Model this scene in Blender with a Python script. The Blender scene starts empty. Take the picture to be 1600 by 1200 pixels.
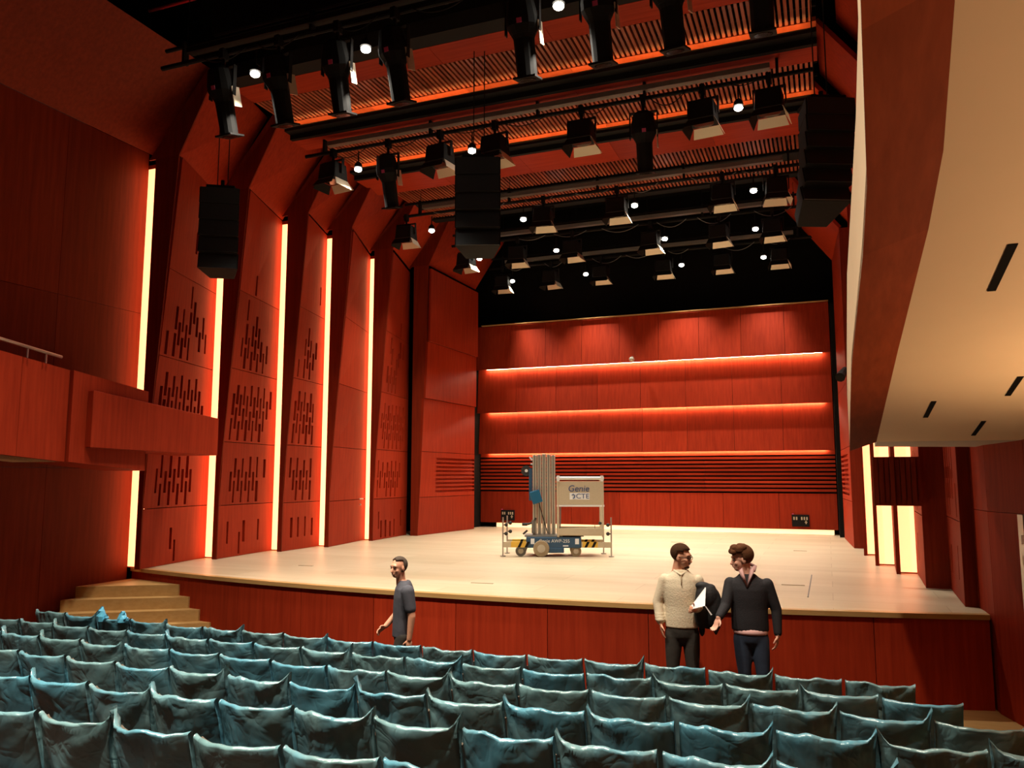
import bpy, bmesh, math, random
from mathutils import Vector, Matrix, noise
random.seed(7)
scene = bpy.context.scene
COL = scene.collection
R = math.radians
# ------------------------------------------------------------------ camera
YAW, PITCH, FPX = R(21.4), R(6.6), 1250.0
CAM = Vector((0, 0, 2.47))
cam_d = bpy.data.cameras.new('camera'); cam = bpy.data.objects.new('camera', cam_d); COL.objects.link(cam)
cam.location = CAM; cam.rotation_euler = (math.pi/2+PITCH, 0, YAW)
cam_d.sensor_width = 36; cam_d.lens = 36*FPX/1600; cam_d.clip_start = .05; cam_d.clip_end = 200
scene.camera = cam
# ------------------------------------------------------------------ world, exposure
w = bpy.data.worlds.new('world'); scene.world = w; w.use_nodes = True
w.node_tree.nodes['Background'].inputs[0].default_value = (.012, .008, .006, 1)
w.node_tree.nodes['Background'].inputs[1].default_value = 1.0
vs = scene.view_settings; vs.view_transform = 'Standard'; vs.look = 'None'; vs.gamma = 1; vs.use_curve_mapping = False
vs.exposure = 0.0
scene.cycles.use_denoising = True
scene.cycles.max_bounces = 8; scene.cycles.diffuse_bounces = 5; scene.cycles.transparent_max_bounces = 12
scene.cycles.caustics_reflective = False; scene.cycles.caustics_refractive = False
scene.cycles.sample_clamp_indirect = 4
LAMP_W = 800.0          # each work light
LAMP_COL = (1.0, .93, .80)
HOUSE_W = 3100.0         # each house downlight
WARM = (1.0, .52, .19)
CREAM_GLOW = (1.0, .66, .30)
# house downlights in the black ceiling over the seats (above and behind the camera)
for (x, y) in ((-6.6, 4.8), (-4.2, 4.8), (-1.6, 4.8), (-5.6, 1.0), (-3.2, 1.0), (-3.6, -3.0)):
    ld = bpy.data.lights.new('house_light', 'SPOT'); ld.energy = HOUSE_W; ld.color = (1, .86, .68)
    ld.spot_size = R(78); ld.spot_blend = .7; ld.shadow_soft_size = .12
    lo = bpy.data.objects.new('house_light', ld); COL.objects.link(lo); lo.location = (x, y, 10.2)
# unseen uplights added to brighten the right balcony's soffit; bodies built with the balcony
ADDED_UPLIGHTS = ((2.62, 5.7), (3.35, 3.0), (3.9, .6))
for (x, y) in ADDED_UPLIGHTS:
    ld = bpy.data.lights.new('added_uplight_beam', 'SPOT'); ld.energy = 150; ld.color = (1, .66, .36); ld.spot_size = R(165); ld.spot_blend = .5; ld.shadow_soft_size = .1
    lo = bpy.data.objects.new('added_uplight_beam', ld); COL.objects.link(lo); lo.location = (x-.22, y, 1.95); lo.rotation_euler = (math.pi, 0, 0)

# ------------------------------------------------------------------ materials
MATS = {}
def new_mat(name):
    m = bpy.data.materials.new(name); m.use_nodes = True; MATS[name] = m
    nt = m.node_tree; return m, nt, nt.nodes['Principled BSDF']
def rgba(c): return (c[0], c[1], c[2], 1)
def plain(name, c, rough=.5, metal=0, spec=.5, var=0, bump=0, bscale=40):
    m, nt, b = new_mat(name)
    b.inputs['Base Color'].default_value = rgba(c); b.inputs['Roughness'].default_value = rough
    b.inputs['Metallic'].default_value = metal; b.inputs['Specular IOR Level'].default_value = spec
    g = nt.nodes.new('ShaderNodeNewGeometry')
    n = nt.nodes.new('ShaderNodeTexNoise'); n.inputs['Scale'].default_value = bscale; n.inputs['Detail'].default_value = 4
    nt.links.new(g.outputs['Position'], n.inputs['Vector'])
    if var:
        mx = nt.nodes.new('ShaderNodeMix'); mx.data_type = 'RGBA'
        mx.inputs[6].default_value = rgba([v*(1-var) for v in c]); mx.inputs[7].default_value = rgba([min(1, v*(1+var)) for v in c])
        nt.links.new(n.outputs['Fac'], mx.inputs[0]); nt.links.new(mx.outputs[2], b.inputs['Base Color'])
    if bump:
        bp = nt.nodes.new('ShaderNodeBump'); bp.inputs['Strength'].default_value = bump; bp.inputs['Distance'].default_value = .01
        nt.links.new(n.outputs['Fac'], bp.inputs['Height']); nt.links.new(bp.outputs['Normal'], b.inputs['Normal'])
    return m
def wood(name, c1, c2, scale=(9, 9, .5), rough=.42, var=.16, spec=.4):
    m, nt, b = new_mat(name); L = nt.links.new
    g = nt.nodes.new('ShaderNodeNewGeometry')
    mp = nt.nodes.new('ShaderNodeVectorMath'); mp.operation = 'MULTIPLY'; mp.inputs[1].default_value = scale
    n = nt.nodes.new('ShaderNodeTexNoise'); n.inputs['Scale'].default_value = 2.2; n.inputs['Detail'].default_value = 5; n.inputs['Roughness'].default_value = .62
    L(g.outputs['Position'], mp.inputs[0]); L(mp.outputs[0], n.inputs['Vector'])
    cr = nt.nodes.new('ShaderNodeValToRGB'); cr.color_ramp.elements[0].position = .3; cr.color_ramp.elements[1].position = .72
    cr.color_ramp.elements[0].color = rgba(c1); cr.color_ramp.elements[1].color = rgba(c2)
    L(n.outputs['Fac'], cr.inputs[0])
    oi = nt.nodes.new('ShaderNodeObjectInfo'); mr = nt.nodes.new('ShaderNodeMapRange')
    mr.inputs[3].default_value = 1-var; mr.inputs[4].default_value = 1+var
    L(oi.outputs['Random'], mr.inputs[0])
    hs = nt.nodes.new('ShaderNodeHueSaturation'); L(mr.outputs[0], hs.inputs['Value']); L(cr.outputs[0], hs.inputs['Color'])
    L(hs.outputs[0], b.inputs['Base Color'])
    b.inputs['Roughness'].default_value = rough; b.inputs['Specular IOR Level'].default_value = spec
    bp = nt.nodes.new('ShaderNodeBump'); bp.inputs['Strength'].default_value = .06; bp.inputs['Distance'].default_value = .004
    L(n.outputs['Fac'], bp.inputs['Height']); L(bp.outputs[0], b.inputs['Normal'])
    return m
def glow(name, c, s):
    m, nt, b = new_mat(name)
    b.inputs['Base Color'].default_value = rgba((.8, .8, .8)); b.inputs['Emission Color'].default_value = rgba(c)
    b.inputs['Emission Strength'].default_value = s
    return m
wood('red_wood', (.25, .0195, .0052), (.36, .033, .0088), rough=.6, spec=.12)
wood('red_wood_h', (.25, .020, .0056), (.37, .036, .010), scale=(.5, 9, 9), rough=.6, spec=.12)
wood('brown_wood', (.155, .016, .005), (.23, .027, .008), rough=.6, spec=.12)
wood('fascia_wood', (.18, .034, .010), (.25, .050, .016), scale=(9, .6, 9), rough=.75, spec=.06)
wood('slat_wood', (.27, .060, .025), (.38, .095, .040), scale=(9, .5, 9), var=.25)
wood('pale_wood', (.44, .25, .085), (.54, .33, .13), scale=(.6, 9, 9), rough=.35, var=.08)
plain('black', (.009, .008, .007), .8, spec=.2, var=.2)
plain('black_matte', (.010, .009, .008), .9, spec=.1)
plain('black_grille', (.014, .0135, .012), .55, var=.3, bscale=120)
plain('void_black', (.006, .005, .004), .95, spec=.05)
plain('steel', (.55, .53, .50), .35, metal=1)
plain('aluminium', (.56, .50, .40), .42, metal=.35, var=.12, bscale=8)
plain('grey_metal', (.16, .15, .13), .5, var=.2)
plain('lit_pale', (.62, .52, .38), .4, metal=.3)  # pale tone puts the bulbs' light into flaps and lamp sides
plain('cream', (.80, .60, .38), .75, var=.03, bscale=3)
plain('soffit_shaded', (.50, .42, .34), .8, var=.05, bscale=3)  # greyer copy of the cream, with the soffit end's shade in its colour
plain('lift_beige', (.56, .47, .33), .55, var=.08)
plain('lift_blue', (.030, .085, .16), .45, var=.15)
plain('box_blue', (.010, .12, .24), .4)
plain('rubber', (.035, .032, .028), .8)
plain('tyre_beige', (.36, .27, .16), .7, var=.2)
plain('yellow', (.75, .45, .05), .5)
plain('white', (.80, .80, .78), .5)
plain('logo_blue', (.02, .07, .22), .5)
plain('red_paint', (.55, .02, .03), .4)
plain('pink_gel', (.60, .08, .20), .4)
plain('paper', (.88, .88, .88), .7)
plain('skin', (.66, .32, .20), .5, var=.12, bscale=30)
plain('skin_light', (.72, .38, .27), .5, var=.10, bscale=30)
plain('hair_dark', (.060, .027, .012), .85, spec=.15, var=.5, bump=.8, bscale=140)
plain('hair_brown', (.12, .048, .020), .85, spec=.15, var=.5, bump=.8, bscale=140)
plain('hair_grey', (.075, .055, .042), .85, spec=.15, var=.4, bump=.6, bscale=140)
plain('cream_knit', (.66, .56, .40), .85, var=.08, bump=.4, bscale=60)
plain('navy_knit', (.012, .010, .013), .85, var=.2, bump=.3, bscale=80)
plain('pink_shirt', (.70, .42, .40), .8, var=.06)
plain('slate_shirt', (.060, .062, .080), .85, var=.2, bump=.3, bscale=25)
plain('black_trousers', (.022, .018, .014), .8, var=.2, bump=.3, bscale=25)
plain('jeans', (.012, .022, .045), .85, var=.3, bump=.2, bscale=25)
plain('coat_black', (.010, .009, .010), .7, bump=.6, bscale=20)
plain('lens_dark', (.02, .015, .012), .15)
plain('eye_dark', (.03, .015, .010), .3)
plain('lip', (.42, .14, .10), .5)
plain('blue_film', (.10, .42, .62), .3, spec=.6, var=.2)
plain('seat_brown', (.060, .045, .030), .8, var=.2)
plain('house_carpet', (.030, .014, .010), .95, spec=.1)
plain('door_pale', (.36, .30, .36), .45, var=.1)
glow('led_cream', (1, .30, .125), 3.1)
glow('led_warm', (1, .82, .56), 125.0)
glow('led_side', (1, .58, .26), 9.0)
glow('led_floor', (1, .52, .24), 1.7)
glow('led_orange', (1, .42, .13), 26)
glow('bulb', (1, .93, .80), 30)

def stage_floor_mat():
    m, nt, b = new_mat('stage_floor'); L = nt.links.new
    g = nt.nodes.new('ShaderNodeNewGeometry')
    br = nt.nodes.new('ShaderNodeTexBrick'); br.inputs['Scale'].default_value = 1.0
    br.inputs['Brick Width'].default_value = 2.4; br.inputs['Row Height'].default_value = .62; br.inputs['Mortar Size'].default_value = .004
    br.inputs['Color1'].default_value = rgba((.53, .43, .285)); br.inputs['Color2'].default_value = rgba((.60, .495, .34)); br.inputs['Mortar'].default_value = rgba((.40, .29, .17))
    L(g.outputs['Position'], br.inputs['Vector'])
    mp = nt.nodes.new('ShaderNodeVectorMath'); mp.operation = 'MULTIPLY'; mp.inputs[1].default_value = (.35, 2.2, 1); L(g.outputs['Position'], mp.inputs[0])
    n = nt.nodes.new('ShaderNodeTexNoise'); n.inputs['Scale'].default_value = 1.2; n.inputs['Detail'].default_value = 6; L(mp.outputs[0], n.inputs['Vector'])
    mx = nt.nodes.new('ShaderNodeMix'); mx.data_type = 'RGBA'; mx.blend_type = 'MULTIPLY'; mx.inputs[0].default_value = .55
    cr = nt.nodes.new('ShaderNodeValToRGB'); cr.color_ramp.elements[0].position = .3; cr.color_ramp.elements[1].position = .65
    cr.color_ramp.elements[0].color = (.78, .72, .62, 1); cr.color_ramp.elements[1].color = (1, 1, 1, 1)
    L(n.outputs['Fac'], cr.inputs[0]); L(br.outputs['Color'], mx.inputs[6]); L(cr.outputs[0], mx.inputs[7]); L(mx.outputs[2], b.inputs['Base Color'])
    b.inputs['Roughness'].default_value = .38; b.inputs['Specular IOR Level'].default_value = .35
stage_floor_mat()
def plastic_mat():
    m, nt, b = new_mat('blue_plastic'); L = nt.links.new
    oi = nt.nodes.new('ShaderNodeObjectInfo'); tc = nt.nodes.new('ShaderNodeNewGeometry')
    n = nt.nodes.new('ShaderNodeTexNoise'); n.inputs['Scale'].default_value = 3.2; n.inputs['Detail'].default_value = 3; L(tc.outputs['Position'], n.inputs['Vector'])
    ad = nt.nodes.new('ShaderNodeMath'); ad.operation = 'MULTIPLY_ADD'; ad.inputs[1].default_value = .45; L(oi.outputs['Random'], ad.inputs[0]); L(n.outputs['Fac'], ad.inputs[2])
    cr = nt.nodes.new('ShaderNodeValToRGB'); e = cr.color_ramp.elements
    e[0].position = .35; e[0].color = (.11, .22, .235, 1); e[1].position = .95; e[1].color = (.09, .27, .36, 1)
    e2 = e.new(.65); e2.color = (.155, .285, .31, 1)
    L(ad.outputs[0], cr.inputs[0]); L(cr.outputs[0], b.inputs['Base Color'])
    b.inputs['Roughness'].default_value = .26; b.inputs['Specular IOR Level'].default_value = .6
    hs_ = []
    for (sc, amp) in ((2.6, 1.0), (6.5, .30)):
        n2 = nt.nodes.new('ShaderNodeTexNoise'); n2.inputs['Scale'].default_value = sc; n2.inputs['Detail'].default_value = 1.5; n2.inputs['Distortion'].default_value = 1.2; L(tc.outputs['Position'], n2.inputs['Vector'])
        m1 = nt.nodes.new('ShaderNodeMath'); m1.operation = 'SUBTRACT'; m1.inputs[1].default_value = .5; L(n2.outputs['Fac'], m1.inputs[0])
        m2 = nt.nodes.new('ShaderNodeMath'); m2.operation = 'ABSOLUTE'; L(m1.outputs[0], m2.inputs[0])
        m3 = nt.nodes.new('ShaderNodeMath'); m3.operation = 'MULTIPLY'; m3.inputs[1].default_value = amp; L(m2.outputs[0], m3.inputs[0]); hs_.append(m3)
    m4 = nt.nodes.new('ShaderNodeMath'); m4.operation = 'ADD'; L(hs_[0].outputs[0], m4.inputs[0]); L(hs_[1].outputs[0], m4.inputs[1])
    bp = nt.nodes.new('ShaderNodeBump'); bp.inputs['Strength'].default_value = .55; bp.inputs['Distance'].default_value = .07
    L(m4.outputs[0], bp.inputs['Height']); L(bp.outputs[0], b.inputs['Normal'])
    tr = nt.nodes.new('ShaderNodeBsdfTransparent'); tr.inputs[0].default_value = (.62, .86, .90, 1)
    ms = nt.nodes.new('ShaderNodeMixShader'); ms.inputs[0].default_value = .86
    L(tr.outputs[0], ms.inputs[1]); L(b.outputs[0], ms.inputs[2]); L(ms.outputs[0], nt.nodes['Material Output'].inputs['Surface'])
plastic_mat()

# ------------------------------------------------------------------ mesh helpers
class MB:
    def __init__(s): s.v = []; s.f = []; s.m = []; s.cur = 0
    def add(s, vs, fs):
        o = len(s.v); s.v += [tuple(v) for v in vs]
        for f in fs: s.f.append([i+o for i in f]); s.m.append(s.cur)
        return s
    def hexa(s, p):       # 8 points: bottom 4 ccw, top 4 ccw
        return s.add(p, [(3, 2, 1, 0), (4, 5, 6, 7), (0, 1, 5, 4), (1, 2, 6, 5), (2, 3, 7, 6), (3, 0, 4, 7)])
    def box(s, c, d, rot=None):
        h = [v/2 for v in d]; p = []
        for z in (-1, 1):
            for x, y in ((-1, -1), (1, -1), (1, 1), (-1, 1)):
                q = Vector((x*h[0], y*h[1], z*h[2]))
                if rot: q = rot @ q
                p.append(q+Vector(c))
        return s.hexa(p)
    def b2(s, a, b): return s.box([(a[i]+b[i])/2 for i in range(3)], [abs(b[i]-a[i]) for i in range(3)])
    def wallseg(s, p0, p1, z0, z1, t):   # vertical slab: front face p0->p1, thickness t to the left of the direction
        d = Vector((p1[0]-p0[0], p1[1]-p0[1], 0)).normalized(); n = Vector((-d.y, d.x, 0))*t
        a, b = Vector((p0[0], p0[1], z0)), Vector((p1[0], p1[1], z0)); u = Vector((0, 0, z1-z0))
        return s.hexa([a, b, b+n, a+n, a+u, b+u, b+n+u, a+n+u])
    def tube(s, pts, r, n=10, cap=True):
        pts = [Vector(p) for p in pts]; rs = r if isinstance(r, (list, tuple)) else [r]*len(pts)
        vs = []; prev = None
        for i, p in enumerate(pts):
            d = (pts[min(i+1, len(pts)-1)]-pts[max(i-1, 0)]).normalized()
            a = prev if prev is not None else (Vector((0, 0, 1)) if abs(d.z) < .9 else Vector((1, 0, 0)))
            x = (a-d*a.dot(d)).normalized(); y = d.cross(x); prev = x
            for k in range(n):
                t = 2*math.pi*k/n; vs.append(p+(x*math.cos(t)+y*math.sin(t))*rs[i])
        fs = [[i*n+k, i*n+(k+1) % n, (i+1)*n+(k+1) % n, (i+1)*n+k] for i in range(len(pts)-1) for k in range(n)]
        if cap: fs += [list(range(n))[::-1], [(len(pts)-1)*n+k for k in range(n)]]
        return s.add(vs, fs)
    def loft(s, secs, n=20):             # (centre, rx, ry) horizontal ellipses, closed
        vs = []
        for c, rx, ry in secs:
            for k in range(n):
                t = 2*math.pi*k/n; vs.append((c[0]+rx*math.cos(t), c[1]+ry*math.sin(t), c[2]))
        m = len(secs)
        fs = [[i*n+k, i*n+(k+1) % n, (i+1)*n+(k+1) % n, (i+1)*n+k] for i in range(m-1) for k in range(n)]
        fs += [list(range(n))[::-1], [(m-1)*n+k for k in range(n)]]
        return s.add(vs, fs)
    def ell(s, c, r, rot=None, nu=16, nv=10):
        vs = []; fs = []
        for j in range(1, nv):
            ph = math.pi*j/nv
            for k in range(nu):
                t = 2*math.pi*k/nu
                q = Vector((r[0]*math.sin(ph)*math.cos(t), r[1]*math.sin(ph)*math.sin(t), r[2]*math.cos(ph)))
                if rot: q = rot @ q
                vs.append(q+Vector(c))
        top, bot = Vector((0, 0, r[2])), Vector((0, 0, -r[2]))
        if rot: top, bot = rot @ top, rot @ bot
        vs += [top+Vector(c), bot+Vector(c)]; T, B = len(vs)-2, len(vs)-1
        for j in range(nv-2):
            for k in range(nu): fs.append([j*nu+k, (j+1)*nu+k, (j+1)*nu+(k+1) % nu, j*nu+(k+1) % nu])
        for k in range(nu):
            fs.append([T, k, (k+1) % nu]); fs.append([B, (nv-2)*nu+(k+1) % nu, (nv-2)*nu+k])
        return s.add(vs, fs)
    def mesh(s, name, mats, smooth=False):
        me = bpy.data.meshes.new(name); me.from_pydata(s.v, [], s.f)
        for m in ([mats] if isinstance(mats, str) else mats): me.materials.append(MATS[m])
        me.polygons.foreach_set('material_index', s.m)
        if smooth: me.polygons.foreach_set('use_smooth', [True]*len(me.polygons))
        me.update(); return me
    def build(s, name, mats, parent=None, smooth=False, loc=None, bevel=0):
        o = bpy.data.objects.new(name, s.mesh(name, mats, smooth)); COL.objects.link(o)
        if parent: o.parent = parent
        if loc: o.location = loc
        if bevel:
            b = o.modifiers.new('bevel', 'BEVEL'); b.width = bevel; b.segments = 2; b.limit_method = 'ANGLE'
        return o
def tag(o, label, cat, group=None, kind=None):
    o['label'] = label; o['category'] = cat
    if group: o['group'] = group
    if kind: o['kind'] = kind
    return o
def thing(name, label, cat, loc=(0, 0, 0), rz=0, group=None, kind=None):
    o = bpy.data.objects.new(name, None); COL.objects.link(o); o.location = loc; o.rotation_euler = (0, 0, rz); o.empty_display_size = .2
    return tag(o, label, cat, group, kind)
def copy_tree(o, parent=None):
    c = o.copy(); COL.objects.link(c); c.parent = parent
    for ch in list(o.children): copy_tree(ch, c)
    return c
def inst(name, me, parent, loc, rot=(0, 0, 0)):
    o = bpy.data.objects.new(name, me); COL.objects.link(o); o.parent = parent; o.location = loc; o.rotation_euler = rot; return o
ORD = ['first', 'second', 'third', 'fourth', 'fifth', 'sixth', 'seventh', 'eighth', 'ninth', 'tenth', 'eleventh', 'twelfth', 'thirteenth', 'fourteenth', 'fifteenth', 'sixteenth', 'seventeenth', 'eighteenth', 'nineteenth', 'twentieth']

def board(name, p0, p1, z0, z1, mat, parent, slots=(), t=.06, rec=.054, off=0, gap=.006, lean=0.0, skew=None):
    """Upright board whose front runs p0->p1 (front side is to the right of that direction); slots (u0,u1,v0,v1) are cut back into it."""
    d = Vector((p1[0]-p0[0], p1[1]-p0[1], 0)); W = d.length; d.normalize(); n = Vector((d.y, -d.x, 0))   # outwards
    H = z1-z0
    us = sorted({gap, W-gap} | {round(s[i], 4) for s in slots for i in (0, 1)})
    vsl = sorted({gap, H-gap} | {round(s[i], 4) for s in slots for i in (2, 3)})
    us = [u for u in us if gap <= u <= W-gap]; vsl = [v for v in vsl if gap <= v <= H-gap]
    mb = MB(); base = Vector((p0[0], p0[1], z0))
    P = lambda u, v, dep: base+d*u+Vector((0, 0, v))+n*(off-dep+lean*(1-v/H)+((1-u/W)*(skew[0]+(skew[1]-skew[0])*v/H) if skew else 0))
    def cell(i, j):
        if not (0 <= i < len(us)-1 and 0 <= j < len(vsl)-1): return t
        uc, vc = (us[i]+us[i+1])/2, (vsl[j]+vsl[j+1])/2
        return rec if any(s[0] < uc < s[1] and s[2] < vc < s[3] for s in slots) else 0.0
    D = {}
    for i in range(-1, len(us)):
        for j in range(-1, len(vsl)): D[i, j] = cell(i, j)
    for i in range(len(us)-1):
        for j in range(len(vsl)-1):
            a = D[i, j]; u0, u1, v0, v1 = us[i], us[i+1], vsl[j], vsl[j+1]
            mb.add([P(u0, v0, a), P(u1, v0, a), P(u1, v1, a), P(u0, v1, a)], [(0, 1, 2, 3)])
            for (ni, nj, q) in ((i-1, j, ((u0, v0), (u0, v1))), (i+1, j, ((u1, v1), (u1, v0))), (i, j-1, ((u1, v0), (u0, v0))), (i, j+1, ((u0, v1), (u1, v1)))):
                b = D[ni, nj]
                if b > a:
                    (ua, va), (ub, vb) = q
                    mb.add([P(ua, va, a), P(ub, vb, a), P(ub, vb, b), P(ua, va, b)], [(0, 1, 2, 3)])
    return mb.build(name, mat, parent)

# ------------------------------------------------------------------ hall shell
STZ = 1.0
def stage_y(x): return 9.3+(x+4.4)**2/48
flo = thing('floor', 'dark stepped auditorium floor under the rows of seats', 'floor', kind='structure')
mb = MB(); mb.b2((-11, 7.0, -.3), (3, 11, 0))
for k in range(1, 17): mb.b2((-11.5, 7.0-.775*k, -.3), (6, 7.0-.775*(k-1), .07*k))
mb.build('raked_floor', 'house_carpet', flo)
mb = MB(); mb.b2((.9, 8.9, .0), (2.4, 10.9, .012)); mb.build('wooden_aisle', 'pale_wood', flo)
c = MB(); c.b2((-12, -7, 10.5), (7, 23, 10.7)); tag(c.build('ceiling', 'void_black'), 'black ceiling void above the lighting bars and canopies', 'ceiling', kind='structure')
c = MB(); c.b2((-12, -7.2, -.3), (7, -7, 10.7)); tag(c.build('wall_rear', 'brown_wood'), 'brown wooden wall at the rear of the auditorium', 'wall', kind='structure')

# ------------------------------------------------------------------ stage
st = thing('stage', 'raised pale wooden stage with curved red panelled front', 'stage', kind='structure')
XL, XR = -10.6, 1.55
N = 24; xs = [XL+(XR-XL)*i/N for i in range(N+1)]
mb = MB(); vs_, fs_ = [], []
for x in xs: vs_ += [(x, stage_y(x)+.05, STZ), (x, 22.6, STZ), (x, stage_y(x)+.05, STZ-.08), (x, 22.6, STZ-.08)]
for i in range(N):
    a, b = 4*i, 4*i+4
    fs_ += [(a, b, b+1, a+1), (a+2, a+3, b+3, b+2)]
fs_ += [(0, 1, 3, 2)]
mb.add(vs_, fs_); mb.build('stage_floor', 'stage_floor', st)
mb = MB()
for i in range(N):
    x0, x1 = xs[i], xs[i+1]; y0, y1 = stage_y(x0), stage_y(x1)
    mb.hexa([(x0, y0-.03, STZ-.05), (x1, y1-.03, STZ-.05), (x1, y1+.08, STZ-.05), (x0, y0+.08, STZ-.05),
             (x0, y0-.03, STZ+.004), (x1, y1-.03, STZ+.004), (x1, y1+.08, STZ+.004), (x0, y0+.08, STZ+.004)])
mb.build('stage_nosing', 'pale_wood', st)
px = [-10.6, -9.2, -8.0, -6.8, -5.6, -4.4, -3.2, -2.0, -.8, .4, 1.55]
for i in range(len(px)-1):
    x0, x1 = px[i], px[i+1]; n = 4
    mb = MB()
    for k in range(n):
        a0 = x0+.004+(x1-x0-.008)*k/n; a1 = x0+.004+(x1-x0-.008)*(k+1)/n
        mb.wallseg((a0, stage_y(a0)), (a1, stage_y(a1)), 0.0, STZ-.05, .05)
    mb.build('front_panel', 'red_wood', st)
for (x, y, L, rz) in ((-4.52, 10.4, .32, .1), (-.5, 11.77, .3, .1), (-8.12, 11.35, .26, .1), (-.57, 17.15, .25, .1), (-.285, 11.87, 2.4, 1.57), (-6.2, 17.6, .3, .1), (-3.2, 18.4, .3, .1)):
    mb = MB(); mb.box((0, 0, 0), (L, .045 if L < 1 else .015, .006)); o = mb.build('floor_hatch', 'grey_metal' if L > 1 else 'tyre_beige', st, loc=(x, y, STZ+.003)); o.rotation_euler.z = rz

# stairs up to the stage on the left: angled pale treads
stair = thing('stage_stairs', 'pale wooden steps rising to the left corner of the stage', 'stairs', (-10, 9.5, 0))
for k, (z, xr, xl, yl) in enumerate(((.83, -9.30, -10.56, 9.03), (.665, -9.05, -10.56, 8.78), (.50, -8.80, -10.56, 8.50), (.335, -8.55, -10.56, 8.22), (.17, -8.30, -10.56, 7.98))):
    yr = stage_y(xr)-.03
    mb = MB()
    P = [(xl, yl), (xr, yr), (xr-.35, yr+.0), (xl, yr+.35)]
    P = [(xl+10, yl-9.5), (xr+10, yr-9.5), (xr+10, yr+.05-9.5), (xl+10, stage_y(-10.5)-9.5)]
    mb.hexa([(x, y, 0) for x, y in P]+[(x, y, z) for x, y in P])
    mb.build('step', 'pale_wood', stair)

# ------------------------------------------------------------------ left wall (folded panels)
JZ = [1.0, 1.95, 3.1, 4.45, 5.9, 7.8]
def slot_set(W, z0, z1, dens, rnd):
    out = []; pitch = .125; n = int((W-.25)/pitch)
    for i in range(n):
        u = .14+i*pitch; f = i/max(1, n-1)
        v = .04+(.21 if i % 2 else 0)
        while v+.42 < z1-z0-.03:
            z = z0+v+.2
            cen = math.exp(-((z-3.3)/1.7)**2)
            side = 1-abs(f-.42)*1.5
            if rnd.random() < dens*cen*max(.0, side)*2.3:
                h = rnd.choice((.36, .40, .40))
                out.append((u, u+rnd.choice((.055, .07, .085)), v, v+h))
            v += .46
    return out
wl = thing('wall_left', 'folded red wooden wall panels on the left of the stage', 'wall', kind='structure')
TL = [(-10.25, 9.92), (-10.23, 11.63), (-10.08, 13.27), (-9.80, 14.46), (-9.82, 16.26), (-9.70, 18.03)]
DEP = [.42, .40, .36, .34, .31, .30]      # depth of the reveal behind each leading edge
WALL_H = 7.8
rnd = random.Random(3)
# big auditorium panel before the first reveal
hx = [(-10.67, y) for y in (-7, -4, -1, 2, 4, 5.5, 7.0, 8.5, 10.07)]
for i in range(len(hx)-1):
    for (z0, z1) in ((0, 2.6), (2.6, 5.2), (5.2, 8.0)):
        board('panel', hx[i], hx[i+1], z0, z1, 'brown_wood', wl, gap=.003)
def upper(mbx, a, b, z0, dx, z1):  # tilted upper panel leaning into the hall
    A, B = Vector((a[0], a[1], z0)), Vector((b[0], b[1], z0)); U = Vector((dx, 0, z1-z0)); th = Vector((-.05 if dx > 0 else .05, 0, .04))
    mbx.hexa([A, B, B+th, A+th, A+U, B+U, B+U+th, A+U+th])
ZT = 9.22
mb = MB(); upper(mb, (-10.66, -7), (-10.66, 10.15), 8.0, 1.3, ZT+.05); mb.build('upper_panel', 'brown_wood', wl)  # darker wood colour here stands in for the weaker light
def lean_at(n, z): return (.40 if n < 5 else .22)*max(0.0, min(1.0, (z-(2.4 if n < 5 else 1.0))/(7.8-2.4)))+(.10 if n == 5 else 0)
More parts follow.
